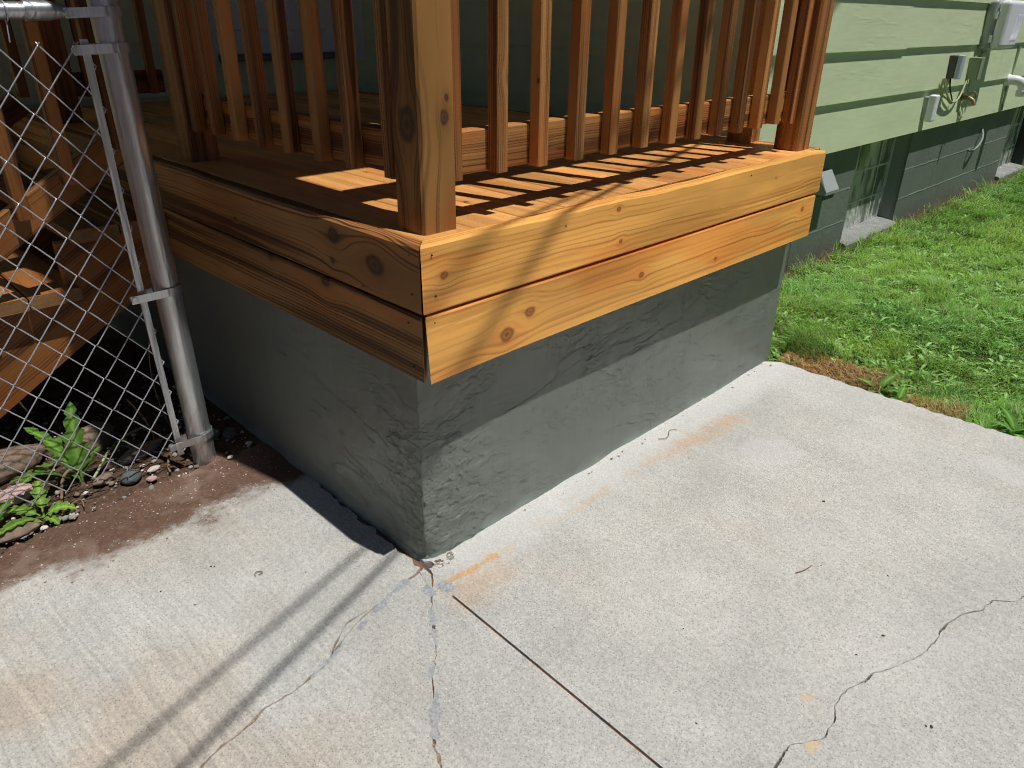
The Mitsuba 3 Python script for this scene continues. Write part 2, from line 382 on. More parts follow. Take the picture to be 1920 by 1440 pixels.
def galv(p, n, uv):
    a = fbm(p.x * 260, p.z * 14 + p.y * 9, octaves=2)
    b = fbm(p.x * 30 + p.y * 60, p.z * 30, octaves=3)
    c = mix((0.44, 0.45, 0.47), (0.70, 0.72, 0.76), 0.8 * a + 0.2 * b)
    wear = smoothstep(0.52, 0.62, fbm(p.x * 70 + 4, p.z * 24 + p.y * 80, octaves=3)) * smoothstep(0.34, 0.12, p.z)
    return mix(c, mi.Color3f(0.80, 0.82, 0.84), wear * 0.5)
scene['galvanised'] = {'type': 'bumpmap', 'arbitrary': proc(lambda p, n, uv: noise(p.x * 190 + p.y * 190, p.z * 14), eps=1e-3), 'scale': 0.0006,
                       'bsdf': {'type': 'principled', 'base_color': proc(galv), 'metallic': 0.85, 'roughness': 0.36, 'specular': 0.5}}
scene['wire_metal'] = {'type': 'principled', 'base_color': {'type': 'rgb', 'value': [0.62, 0.64, 0.70]}, 'metallic': 0.65, 'roughness': 0.40}
scene['white_plastic'] = {'type': 'principled', 'base_color': {'type': 'rgb', 'value': [0.74, 0.76, 0.82]}, 'roughness': 0.35, 'specular': 0.5}
scene['grey_plastic'] = {'type': 'principled', 'base_color': {'type': 'rgb', 'value': [0.36, 0.39, 0.38]}, 'roughness': 0.4, 'specular': 0.5}
scene['dark_plastic'] = {'type': 'principled', 'base_color': {'type': 'rgb', 'value': [0.075, 0.07, 0.065]}, 'roughness': 0.5}
scene['painted_metal'] = {'type': 'principled', 'base_color': {'type': 'rgb', 'value': [0.26, 0.31, 0.20]}, 'roughness': 0.5}
scene['blue_grey'] = {'type': 'principled', 'base_color': {'type': 'rgb', 'value': [0.40, 0.46, 0.58]}, 'roughness': 0.4}
scene['cable_paint'] = {'type': 'principled', 'base_color': {'type': 'rgb', 'value': [0.42, 0.44, 0.27]}, 'roughness': 0.5}
scene['brass'] = {'type': 'principled', 'base_color': {'type': 'rgb', 'value': [0.33, 0.25, 0.13]}, 'metallic': 0.6, 'roughness': 0.45}
scene['black_rubber'] = {'type': 'principled', 'base_color': {'type': 'rgb', 'value': [0.02, 0.02, 0.02]}, 'roughness': 0.6}
scene['nail_iron'] = {'type': 'principled', 'base_color': {'type': 'rgb', 'value': [0.035, 0.025, 0.02]}, 'roughness': 0.7}
scene['door_paint'] = {'type': 'principled', 'base_color': {'type': 'rgb', 'value': [0.74, 0.76, 0.78]}, 'roughness': 0.4}
scene['door_trim'] = {'type': 'principled', 'base_color': {'type': 'rgb', 'value': [0.60, 0.64, 0.64]}, 'roughness': 0.45}
scene['threshold_metal'] = {'type': 'principled', 'base_color': {'type': 'rgb', 'value': [0.16, 0.17, 0.19]}, 'metallic': 0.5, 'roughness': 0.4}

def rock(c0, c1, f=60):
    return proc(lambda p, n, uv: mix(c0, c1, fbm(p.x * f, p.y * f, p.z * f, octaves=3)))
scene['stone_brown'] = {'type': 'principled', 'base_color': rock((0.11, 0.07, 0.05), (0.34, 0.25, 0.19)), 'roughness': 0.9}
scene['stone_grey'] = {'type': 'principled', 'base_color': rock((0.16, 0.15, 0.14), (0.42, 0.40, 0.36)), 'roughness': 0.9}
scene['stone_dark'] = {'type': 'principled', 'base_color': rock((0.055, 0.06, 0.065), (0.15, 0.165, 0.17), 90), 'roughness': 0.75}
scene['stone_pale'] = {'type': 'principled', 'base_color': rock((0.50, 0.44, 0.40), (0.78, 0.72, 0.68)), 'roughness': 0.85}
scene['stone_pink'] = {'type': 'principled', 'base_color': rock((0.42, 0.26, 0.25), (0.62, 0.44, 0.42)), 'roughness': 0.85}
scene['twig_bark'] = {'type': 'principled', 'base_color': rock((0.13, 0.075, 0.045), (0.36, 0.25, 0.17), 120), 'roughness': 0.9}
vcol = {'type': 'mesh_attribute', 'name': 'vertex_color'}
scene['blade'] = {'type': 'principledthin', 'base_color': vcol, 'roughness': 0.34, 'diff_trans': 0.6, 'eta': 1.4}
scene['leaf'] = {'type': 'principledthin', 'base_color': vcol, 'roughness': 0.6, 'diff_trans': 0.7, 'eta': 1.4}

# ------------------------------------------------------------------ ground, pavement
def slope(m, k=0.012):
    m.vertices[:, 2] += k * np.clip(m.vertices[:, 0], -3, 3)
    return m

gx = np.r_[-200, -60, -20, np.linspace(-6, 14, 90), 30, 80, 200]
gy = np.r_[-200, -60, -20, np.linspace(-6, 6, 60), 20, 80, 200]
GX, GY = np.meshgrid(gx, gy, indexing='ij')
near = (np.abs(GX) < 16) & (np.abs(GY) < 8)
GZ = -0.035 + 0.02 * np.where(near, meshkit.fbm(np.stack([GX * 3, GY * 3, GX * 0], -1), 3) - 0.5, 0)
GZ = np.where((GX > -3.2) & (GX < 1.6) & (GY < 0.7), GZ - 0.05, GZ)
idx = np.arange(GX.size).reshape(GX.shape)
quads = np.stack([idx[:-1, :-1], idx[1:, :-1], idx[1:, 1:], idx[:-1, 1:]], -1).reshape(-1, 4)
obj('ground', None, (np.stack([GX, GY, GZ], -1).reshape(-1, 3), quads), 'soil', smooth=True)
labels['ground'] = {'label': 'bare brown earth under the lawn, the stairs and the fence', 'category': 'ground', 'kind': 'structure'}

labels['pavement'] = {'label': 'pale broom-finished concrete walk, cracked and rust stained, in front of the porch', 'category': 'pavement', 'kind': 'structure'}
def jitter_line(pts, amp, step=0.012, seed=0):
    l = LineString(pts); n = max(2, int(l.length / step)); r = np.random.default_rng(seed)
    q = np.array([l.interpolate(i / n, normalized=True).coords[0] for i in range(n + 1)])
    t = np.linspace(0, l.length, n + 1)
    off = np.stack([sum(a * (meshkit.noise(np.stack([t * f, t * 0 + seed * 3.1 + k, t * 0 + ax], -1)) - .5) for k, (f, a) in enumerate(((18, 4.0), (55, 2.2), (150, 1.4)))) for ax in (0, 9)], -1)
    return [tuple(v) for v in q + amp * off + r.normal(0, amp * .25, q.shape)]

crackL = [(0.03, .075), (-.007, .058), (-.045, .054), (-.100, .043), (-.163, .030), (-.243, .010), (-.301, -.028), (-.363, -.041), (-.407, -.047), (-.469, -.042), (-.537, -.062), (-.579, -.069), (-.616, -.078), (-.80, -.11), (-1.4, -.24), (-3.9, -.7)]
crackL2 = [(-.163, .034), (-.215, .040), (-.243, .027), (-.29, -.008), (-.309, -.028)]
crackM = [(0.02, .07), (.014, .031), (-.016, -.010), (-.057, -.060), (-.096, -.114), (-.124, -.159), (-.158, -.193), (-.176, -.202), (-.202, -.245), (-.22, -.270), (-.251, -.308), (-.277, -.336), (-.288, -.366), (-.300, -.385), (-.40, -.52), (-.55, -.8), (-.7, -1.3)]
crackM2 = [(-.004, .055), (-.012, .02), (-.019, -.003), (-.05, -.05)]
crackR = [(1.755, -1.15), (1.3, -1.06), (.965, -1.002), (.921, -.988), (.887, -.956), (.856, -.946), (.835, -.944), (.799, -.925), (.736, -.903), (.693, -.899), (.663, -.905), (.617, -.902), (.577, -.891), (.525, -.874), (.473, -.843), (.439, -.842), (.396, -.824), (.346, -.824), (.303, -.842), (.250, -.840), (.221, -.822), (.201, -.807), (.160, -.807), (.135, -.808), (.05, -.84), (-.1, -.95), (-.3, -1.2)]
joint = [(0.002, -.062), (-.004, -.30), (-.014, -.663), (-.03, -1.4), (-.06, -4.9)]
def taper(pts, w0, w1, seed, amp=0.0016, step=0.005):
    p = np.array(jitter_line(pts, amp, step, seed)); r = np.random.default_rng(seed + 50)
    parts = []
    w = np.abs(np.interp(np.linspace(0, 1, len(p)), [0, 1], [w0, w1]) * (0.12 + 1.7 * meshkit.noise(np.stack([np.arange(len(p)) * .22, np.arange(len(p)) * 0. + seed, np.arange(len(p)) * 0.], -1)) ** 1.6 + .3 * r.random(len(p))))
    for i in range(len(p) - 1):
        parts.append(LineString([p[i], p[i + 1]]).buffer((w[i] + w[i + 1]) / 4, cap_style=1, quad_segs=1))
    return unary_union(parts)
cuts = unary_union([taper(crackL, .0055, .0035, 1), taper(crackL2, .004, .003, 2), taper(crackM, .0050, .0040, 3), taper(crackM2, .0022, .0016, 4),
                    taper(crackR, .0026, .0034, 5, amp=0.0020), LineString(joint).buffer(0.0030, cap_style=2), taper([(.022, .062), (.018, .12), (.022, .22), (.02, .40), (.026, .55)], .022, .010, 9), Point(.03, .062).buffer(.014)])
r = np.random.default_rng(3)
edgeL = [(x, 0.885 - 0.06 * max(0, -x - .3) + 0.012 * r.normal()) for x in np.linspace(.05, -1.10, 60)]
edgeR = [(1.752 + 0.004 * r.normal() + 0.02 * np.clip((-.5 - y) / .4, 0, 1), y) for y in np.linspace(-5, .02, 260)]
slab = Polygon([(-1.10, -5)] + edgeR + [(1.70, .085), (.06, .085), (.06, .90)] + edgeL).buffer(0)
pieces = slab.difference(cuts)
for g in sorted(getattr(pieces, 'geoms', [pieces]), key=lambda q: -q.area):
    if g.area < 2e-6: continue
    m = trimesh.creation.extrude_polygon(g, 0.09, engine='earcut')
    m.apply_translation((0, 0, -0.09))
    obj('concrete_slab', 'pavement', slope(m), 'concrete')
m = trimesh.creation.extrude_polygon(slab.buffer(-0.01), 0.05, engine='earcut'); m.apply_translation((0, 0, -0.056))
obj('crack_bed', 'pavement', slope(m), 'crack_dirt')
def patch(pts, w, mat, name, h=0.0004, seed=0):
    g = taper(pts, w * 1.75, w * 1.3, seed, amp=0.0014, step=.004).buffer(.0011)
    for q in getattr(g, 'geoms', [g]):
        m = trimesh.creation.extrude_polygon(Polygon(q.exterior), 0.010, engine='earcut'); m.apply_translation((0, 0, h - 0.010))
        obj(name, 'pavement', slope(m), mat)
for i, (pts, w) in enumerate([([(-.046, .052), (-.085, .043)], .014), ([(-.098, .038), (-.165, .018)], .013), ([(-.185, .012), (-.215, .002)], .008), ([(-.26, -.012), (-.355, -.040)], .005),
                              ([(-.062, -.068), (-.085, -.098)], .011), ([(-.100, -.120), (-.122, -.156)], .007), ([(-.162, -.196), (-.180, -.206)], .010), ([(-.205, -.252), (-.262, -.322)], .010)]):
    patch(pts, w, 'sealant', 'sealant_strip', seed=20 + i)
th = np.linspace(0, 2 * np.pi, 26)[:-1]
for cx, cy, rx, ry, s in ((.010, -.030, .0165, .020, 1), (-.027, -.012, .012, .017, 2)):
    rr = 1 + 0.22 * np.random.default_rng(s).normal(size=25)
    g = Polygon(np.c_[cx + rx * rr * np.cos(th), cy + ry * rr * np.sin(th)]).buffer(0.0015)
    m = trimesh.creation.extrude_polygon(g, 0.003, engine='earcut'); m.apply_translation((0, 0, -0.0025))
    obj('sealant_strip', 'pavement', slope(m), 'sealant')
for i, (pts, w) in enumerate([([(-.10, .045), (-.163, .036), (-.235, .026)], .0065), ([(-.300, -.026), (-.315, -.030)], .012), ([(-.372, -.043), (-.425, -.046)], .013), ([(-.44, -.040), (-.56, -.066)], .005),
                              ([(-.130, -.165), (-.150, -.188)], .010), ([(-.278, -.338), (-.292, -.375)], .009), ([(-.345, -.052), (-.372, -.062)], .006)]):
    patch(pts, w, 'sand_fill', 'earth_fill', h=-0.0012, seed=40 + i)

# ------------------------------------------------------------------ porch
PORCH = thing('porch', 'stained wooden porch deck with square balusters on a dark green rendered base', 'porch')
H1, HS, H2 = 0.529, 0.676, 0.820
# base: rendered wall, displaced
def base_wall():
    bx, by, xr = 0.030, 0.070, 1.752
    path, nrm = [], []
    for y in np.r_[np.linspace(3.0, 1.35, 12)[:-1], np.arange(1.35, by + .012, -0.0075)]:
        path.append((bx, y)); nrm.append((-1, 0))
    for a in np.linspace(0, np.pi / 2, 7)[1:-1]:
        path.append((bx + .006 - .006 * math.cos(a), by + .006 - .006 * math.sin(a))); nrm.append((-math.cos(a), -math.sin(a)))
    for x in np.arange(bx + .012, xr - .012, 0.0075):
        path.append((x, by)); nrm.append((0, -1))
    for a in np.linspace(0, np.pi / 2, 5)[1:]:
        path.append((xr - .012 + .012 * math.sin(a), by + .012 - .012 * math.cos(a))); nrm.append((math.sin(a), -math.cos(a)))
    for y in np.linspace(by + .02, .70, 20):
        path.append((xr, y)); nrm.append((1, 0))
    path, nrm = np.array(path), np.array(nrm)
    zs = np.arange(-0.06, 0.62, 0.0075)
    P = np.zeros((len(path), len(zs), 3)); P[..., :2] = path[:, None]; P[..., 2] = zs[None]
    S = (P[..., 0] + 2.0 * P[..., 1] * 0 + np.where(np.abs(nrm[:, None, 0]) > .5, -P[..., 1], 0))
    Q = np.stack([S, P[..., 2], S * 0], -1)
    warpq = meshkit.fbm(Q * 6, 3, 5) - .5
    d = 0.007 * (meshkit.fbm(Q * [2.2, 3.0, 1], 3, 1) - .5)
    # rougher patch near the corner, low down
    corner = np.exp(-((P[..., 0] - .10) / .16) ** 2) * (np.abs(nrm[:, None, 1]) > .3) + .35 * np.exp(-((P[..., 1] - .15) / .2) ** 2) * (nrm[:, None, 0] < -.3)
    low = np.clip((.40 - P[..., 2]) / .25, 0, 1)
    d += corner * low * (.009 * (meshkit.fbm(Q * [34, 46, 1], 3, 3) - .5)) + corner * .006 * (meshkit.fbm(Q * [14, 20, 1], 3, 4) - .5)
    d += .0012 * (meshkit.fbm(Q * [22, 34, 1], 3, 8) - .5)
    d += .010 * np.exp(-np.clip(P[..., 2], 0, 1) / .03) * meshkit.noise(Q * [9, 1, 1], 6)
    d -= .02 * np.exp(-((P[..., 0] - bx) ** 2 + (P[..., 1] - by) ** 2) / .02 ** 2) * np.exp(-(np.clip(P[..., 2], 0, 1) / .035) ** 2)
    P[..., :2] += nrm[:, None] * d[..., None]
    n, m = len(path), len(zs)
    i = np.arange(n * m).reshape(n, m)
    q = np.stack([i[:-1, :-1], i[1:, :-1], i[1:, 1:], i[:-1, 1:]], -1).reshape(-1, 4)
    return P.reshape(-1, 3), q
obj('base', PORCH, base_wall(), 'stucco', smooth=True, label='dark green rendered base wall with trowel ridges')

Y3 = np.array
# fascia (hand-placed knots: ids 0..3)
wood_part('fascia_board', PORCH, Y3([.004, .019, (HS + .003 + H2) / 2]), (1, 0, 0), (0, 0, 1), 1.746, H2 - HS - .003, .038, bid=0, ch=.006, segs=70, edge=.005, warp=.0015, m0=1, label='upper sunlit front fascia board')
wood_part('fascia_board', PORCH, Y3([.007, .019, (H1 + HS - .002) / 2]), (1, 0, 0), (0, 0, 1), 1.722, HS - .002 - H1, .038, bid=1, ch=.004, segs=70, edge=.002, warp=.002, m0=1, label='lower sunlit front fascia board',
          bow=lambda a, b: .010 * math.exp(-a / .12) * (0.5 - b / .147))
def left_board(zlo, zhi, bid, **k):
    # runs from the corner back along +y; its outer face looks to -x: axis x wdir = y x z = +x, so run it the other way
    L = 1.30
    m, uv = board(Y3([.019, .003 + L, (zlo + zhi) / 2]), (0, -1, 0), (0, 0, 1), L, zhi - zlo, .038, bid=bid, m1=1, **k)
    off = bid * 4.0 + .02
    side = uv[:, 1] < 20
    uv[side, 0] = off + (off + L - uv[side, 0])     # u from the corner
    return m, uv
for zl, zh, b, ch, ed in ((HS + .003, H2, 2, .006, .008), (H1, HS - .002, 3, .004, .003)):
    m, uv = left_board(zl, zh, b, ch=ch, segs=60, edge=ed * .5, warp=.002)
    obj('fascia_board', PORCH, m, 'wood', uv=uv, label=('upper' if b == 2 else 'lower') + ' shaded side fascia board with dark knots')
wood_part('fascia_board', PORCH, Y3([.019, 2.98, .675]), (0, -1, 0), (0, 0, 1), .62, .29, .038)
wood_part('fascia_board', PORCH, Y3([.019, 2.34, .675]), (0, -1, 0), (0, 0, 1), 1.02, .29, .036)
wood_part('fascia_board', PORCH, Y3([1.775, .05, .675]), (0, 1, 0), (0, 0, 1), 2.9, .29, .030)

# deck boards, running away from the front
xb, k = .0395, 0
while xb < 1.745:
    w = .1385
    x1 = min(xb + w, 1.788)
    if 1.788 - x1 < .03: x1 = 1.788
    zt = H2 - .001 + rng.normal(0, .0007)
    wood_part('deck_board', PORCH, Y3([(xb + x1) / 2, .0395 + abs(rng.normal(0, .0012)), zt - .0165]), (0, 1, 0), (-1, 0, 0), 2.955, x1 - xb, .033, bid=200 + k, ch=.003, segs=30, edge=.002)
    xb = x1 + .0035; k += 1

def post(name, parent, x, y, z0, z1, s=.089, bid=None, label=None):
    # axis up, main face along... outer face = axis x wdir
    return wood_part(name, parent, Y3([x + s / 2, y + s / 2, z0]), (0, 0, 1), (0, -1, 0), z1 - z0, s, s, bid=bid, ch=.006, segs=40, warp=.0008, label=label)
# corner post: outer face (first) must be the left face (-x): up x (0,1,0)... z x y = -x
def corner_post():
    s = .089
    return wood_part('post', PORCH, Y3([.062 + s / 2, .062 + s / 2, H2]), (0, 0, 1), (0, -1, 0), 2.03, s, s, bid=4, ch=.006, segs=60, warp=.001, label='tall corner post with dark knots')
m, uv = board(Y3([.062 + .0445, .062 + .0445, H2 - .02]), (0, 0, 1), (0, 1, 0), 2.05, .089, .089, bid=4, ch=.005, segs=60, warp=.0008)
# z x y = -x: the first face is the left one, v from the front edge backwards... turn v so that 0 is at the back edge and the front face follows it
side = uv[:, 1] < 20
uv[side, 1] = np.where(uv[side, 1] <= .086, .079 - uv[side, 1] + .0, uv[side, 1])
uv[side, 1] = np.where(uv[side, 1] > .086, .089 + (.345 - uv[side, 1]), uv[side, 1])
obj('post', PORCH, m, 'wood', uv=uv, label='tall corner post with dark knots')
post('post', PORCH, 1.660, .062, H2 - .02, 2.85)
post('post', PORCH, 1.700, .270, H2 - .02, 1.79)
post('post', PORCH, .070, 1.170, H2 - .02, 2.85)

def railing_x(xs, y0, x0, x1, zb=.913, zt=1.79):
    """Balusters on the front face of two rails that run along x."""
    R = PORCH + '__' + numbered_rail()
    wood_part('bottom_rail', R, Y3([x0, y0 + .0325 + .019, 1.0035 - .0445]), (1, 0, 0), (0, 0, 1), x1 - x0, .089, .038, ch=.003, segs=24, edge=.002)
    wood_part('top_rail', R, Y3([x0, y0 + .0325 + .019, zt - .0445]), (1, 0, 0), (0, 0, 1), x1 - x0, .089, .038, ch=.003)
    wood_part('rail_cap', R, Y3([x0 - .02, y0 + .064, zt + .020]), (1, 0, 0), (0, 1, 0), x1 - x0 + .02, .140, .038, ch=.005)
    for x in xs:
        wood_part('baluster', R, Y3([x + rng.normal(0, .001), y0 + .016, zb + rng.normal(0, .002)]), (0, 0, 1), (1, 0, 0), zt - zb - .001, .032, .032, ch=.0025, segs=6, warp=.0012)
rail_count = [0]
def numbered_rail():
    rail_count[0] += 1
    return 'railing' if rail_count[0] == 1 else f'railing_{rail_count[0] - 1:03d}'

railing_x([.168, .296, .424, .550, .676, .806, .932, 1.054, 1.172, 1.288, 1.402, 1.515, 1.622], .0765, .152, 1.659)
R = PORCH + '__' + numbered_rail()
wood_part('bottom_rail', R, Y3([.109 + .019, 1.169, 1.0035 - .0445]), (0, -1, 0), (0, 0, 1), 1.169 - .152, .089, .038, ch=.003, segs=20, edge=.002)
wood_part('top_rail', R, Y3([.109 + .019, 1.169, 1.79 - .0445]), (0, -1, 0), (0, 0, 1), 1.169 - .152, .089, .038, ch=.003)
wood_part('rail_cap', R, Y3([.172, 1.19, 1.8102]), (0, -1, 0), (-1, 0, 0), 1.19 - .214, .140, .038, ch=.005)
for y in (.190, .321 + .016, .451 + .016, .592 + .016, .729 + .014, .862 + .012, 1.0 + .01, 1.128):
    wood_part('baluster', R, Y3([.0925, y, .913 + rng.normal(0, .002)]), (0, 0, 1), (0, -1, 0), .876, .032, .032, ch=.0025, segs=6, warp=.0012)

# roof over the porch, whose shade lies on the back of the deck
obj('roof', PORCH, box(-.17, 2.17, .085, 2.995, 2.851, 2.95, .004), 'roof_shingle')

# nails
nails = []
for (x, z) in [(.030, .80), (.036, .715), (.030, .66), (.035, .545), (.42, .79), (1.25, .80)]:
    m = trimesh.creation.cylinder(radius=.0019, height=.002, sections=8); m.apply_transform(trimesh.transformations.rotation_matrix(np.pi / 2, [1, 0, 0])); m.apply_translation((x, -.0012, z)); nails.append(m)
for (y, z) in [(.030, .80), (.028, .72), (.045, .655), (.035, .56), (.20, .695)]:
    m = trimesh.creation.cylinder(radius=.0019, height=.002, sections=8); m.apply_transform(trimesh.transformations.rotation_matrix(np.pi / 2, [0, 1, 0])); m.apply_translation((-.0012, y, z)); nails.append(m)
k = obj('nail', PORCH, cat(nails), 'nail_iron'); labels[k] = {'label': 'dark nail heads along the fascia boards', 'kind': 'stuff'}

# ------------------------------------------------------------------ stairs
ST = thing('wooden_stairs', 'stained wooden stairs with sloping rails going down behind the chain-link fence', 'stairs')
RISE, RUN = .164, .28
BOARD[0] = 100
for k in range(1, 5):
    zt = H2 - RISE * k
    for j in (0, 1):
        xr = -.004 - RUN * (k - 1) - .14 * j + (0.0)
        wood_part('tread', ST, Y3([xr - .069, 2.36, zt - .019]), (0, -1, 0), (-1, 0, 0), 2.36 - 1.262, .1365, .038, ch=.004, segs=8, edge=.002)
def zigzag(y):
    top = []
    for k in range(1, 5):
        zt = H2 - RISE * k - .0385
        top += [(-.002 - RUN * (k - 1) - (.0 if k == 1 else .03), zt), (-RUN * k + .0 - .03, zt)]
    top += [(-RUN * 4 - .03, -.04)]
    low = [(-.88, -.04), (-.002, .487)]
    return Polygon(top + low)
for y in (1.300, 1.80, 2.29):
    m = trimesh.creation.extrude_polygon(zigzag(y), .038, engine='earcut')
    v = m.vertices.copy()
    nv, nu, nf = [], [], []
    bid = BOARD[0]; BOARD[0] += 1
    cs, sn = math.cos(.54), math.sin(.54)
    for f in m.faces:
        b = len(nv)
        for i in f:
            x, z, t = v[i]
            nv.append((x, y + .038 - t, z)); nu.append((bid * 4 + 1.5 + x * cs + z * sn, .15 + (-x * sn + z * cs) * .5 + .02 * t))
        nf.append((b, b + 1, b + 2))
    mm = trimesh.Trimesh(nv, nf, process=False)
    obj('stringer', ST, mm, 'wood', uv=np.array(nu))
sl = .6; an = math.atan(sl)
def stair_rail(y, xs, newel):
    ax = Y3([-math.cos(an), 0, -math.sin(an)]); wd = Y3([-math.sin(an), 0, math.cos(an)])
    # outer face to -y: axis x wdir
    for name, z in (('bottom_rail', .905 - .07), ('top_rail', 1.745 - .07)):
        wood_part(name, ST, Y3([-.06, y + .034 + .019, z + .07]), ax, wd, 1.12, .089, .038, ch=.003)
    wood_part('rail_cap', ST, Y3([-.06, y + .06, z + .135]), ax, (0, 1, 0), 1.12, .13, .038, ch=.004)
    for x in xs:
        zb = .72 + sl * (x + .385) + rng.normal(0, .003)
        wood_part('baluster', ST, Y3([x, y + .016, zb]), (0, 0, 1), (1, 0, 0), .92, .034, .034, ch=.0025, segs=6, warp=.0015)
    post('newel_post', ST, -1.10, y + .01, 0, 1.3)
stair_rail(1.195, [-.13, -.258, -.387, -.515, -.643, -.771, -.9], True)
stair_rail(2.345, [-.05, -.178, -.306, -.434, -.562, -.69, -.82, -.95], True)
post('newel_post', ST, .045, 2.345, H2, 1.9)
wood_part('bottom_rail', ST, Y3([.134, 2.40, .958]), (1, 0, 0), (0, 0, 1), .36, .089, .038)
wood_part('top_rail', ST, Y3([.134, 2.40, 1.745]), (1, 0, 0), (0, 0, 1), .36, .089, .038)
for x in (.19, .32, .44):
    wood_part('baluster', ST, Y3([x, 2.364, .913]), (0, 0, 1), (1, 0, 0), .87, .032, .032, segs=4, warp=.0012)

# ------------------------------------------------------------------ house
HOUSE = thing('house', 'pale green house with wide lapped siding on a dark green block foundation', 'house')
WY, WX, BY = .605, 2.19, 3.0
Z0, EXPO = .594, .2462
def clap(along, p0, length, z, out, lip=.021, drop=0.0):
    """One lapped board: p0 = start on the wall plane, along / out = unit vectors in the ground plane."""
    prof = [(-lip, z - drop), (-lip + .002, z - drop - .001), (.004, z - drop), (.004, z + EXPO + .02), (-.0015, z + EXPO + .02), (-lip - .0005, z - drop + .004)]
    prof = [(-lip, z - drop), (.006, z - drop), (.006, z + EXPO - .002), (-.0025, z + EXPO - .002)]
    V, F = [], []
    for s in (0, length):
        for o, zz in prof:
            V.append((p0[0] + along[0] * s - out[0] * o, p0[1] + along[1] * s - out[1] * o, zz))
    for i in range(4):
        j = (i + 1) % 4
        F += [[i, j, 4 + j], [i, 4 + j, 4 + i]]
    F += [[0, 2, 1], [0, 3, 2], [4, 5, 6], [4, 6, 7]]
    m = trimesh.Trimesh(V, F, process=False); 
    if m.volume < 0: m.invert()
    return m
joins = {0: [7.4], 1: [5.9, 9.2], 2: [3.93, 8.3], 3: [6.6], 4: [4.9, 9.9]}
for k in range(12):
    z = Z0 + EXPO * k
    xs = [WX - .012] + joins.get(k, [5.5]) + [12.0]
    for i in range(len(xs) - 1):
        dl = .0025 if (k == 2 and i == 0) else 0
        obj('siding_board', HOUSE, clap((1, 0), (xs[i] + (.0012 if i else 0), WY - dl), xs[i + 1] - xs[i] - .0012, z, (0, -1), lip=.021 + rng.normal(0, .0006), drop=.006 if (k == 2 and i == 0) else 0), 'siding')
    obj('siding_board', HOUSE, clap((0, 1), (WX, WY - .012), BY - WY + .012, z, (-1, 0)), 'siding')
    if k == 0:
        obj('siding_board', HOUSE, clap((1, 0), (-4, BY), WX + 4, z, (0, -1)), 'siding')
    else:
        for a, b in ((-4, .955), (1.935, WX)):
            obj('siding_board', HOUSE, clap((1, 0), (a, BY), b - a, z, (0, -1)), 'siding')
obj('wall', HOUSE, cat([box(WX + .008, 12, WY + .008, 9, .597, 3.55), box(-4, WX + .008, BY + .008, 9, .597, 3.55)]), 'siding')
obj('roof', HOUSE, cat([box(WX - .2, 12.3, .50, 9.2, 3.551, 3.68), box(-4.2, WX - .2, 2.7, 9.2, 3.551, 3.68)]), 'roof_shingle')
obj('foundation', HOUSE, cat([box(WX + .03, 3.70, .648, .9, -.3, .592), box(4.53, 6.89, .648, .9, -.3, .592), box(7.75, 12, .648, .9, -.3, .592), box(3.70, 4.53, .648, .9, -.3, -.03), box(6.89, 7.75, .648, .9, -.3, -.03),
                              box(3.70, 4.53, .80, .9, -.03, .592), box(6.89, 7.75, .80, .9, -.03, .592), box(-4, WX, BY + .03, 3.3, -.3, .592), box(WX + .03, WX + .2, .9, 3.3, -.3, .592)]), 'mortar')
blk = {}
def block(x0, x1, z0, z1):
    w = round(x1 - x0, 3), round(z1 - z0, 3)
    if w not in blk:
        blk[w] = mikit.ply(box(0, w[0], 0, .030, 0, w[1], .0012), 'block_paint')
    key, k = HOUSE + '__foundation_block', 0
    while key in scene:
        k += 1; key = f'{HOUSE}__foundation_block_{k:03d}'
    scene[key] = {**blk[w], 'to_world': T().translate([x0, .635 + rng.normal(0, .0006), z0])}
for row, (z0, z1) in enumerate(((-.062, .1425), (.1475, .3375), (.3425, .590))):
    for a, b in ((2.22, 3.70), (4.53, 6.89), (7.75, 11.9)):
        x = a
        first = .2 if row % 2 else .4
        while x < b - .02:
            e = min(x + first, b)
            if b - e < .06: e = b
            block(x, e - (.0012 if e < b else 0), z0, z1)
            x, first = e, .4
for z in (.145, .340):
    for a, b in ((2.22, 3.70), (4.53, 6.89), (7.75, 11.9)):
        m = trimesh.creation.extrude_polygon(LineString([(x, z + .0012 * rng.normal()) for x in np.arange(a, b + .01, .05)]).buffer(.0034, cap_style=2), .016, engine='earcut')
        v = m.vertices.copy(); m.vertices = np.c_[v[:, 0], .6325 + v[:, 2], v[:, 1]]; m.fix_normals()
        obj('mortar_joint', HOUSE, m, 'mortar')
scene['block_joint'] = {'type': 'principled', 'base_color': {'type': 'rgb', 'value': [0.62, 0.62, 0.58]}, 'roughness': 0.7}
scene['reveal_shade'] = {'type': 'principled', 'base_color': {'type': 'rgb', 'value': [0.03, 0.032, 0.030]}, 'roughness': 0.5}  # near-black: shade and some dirt put into the colour of dark green paint
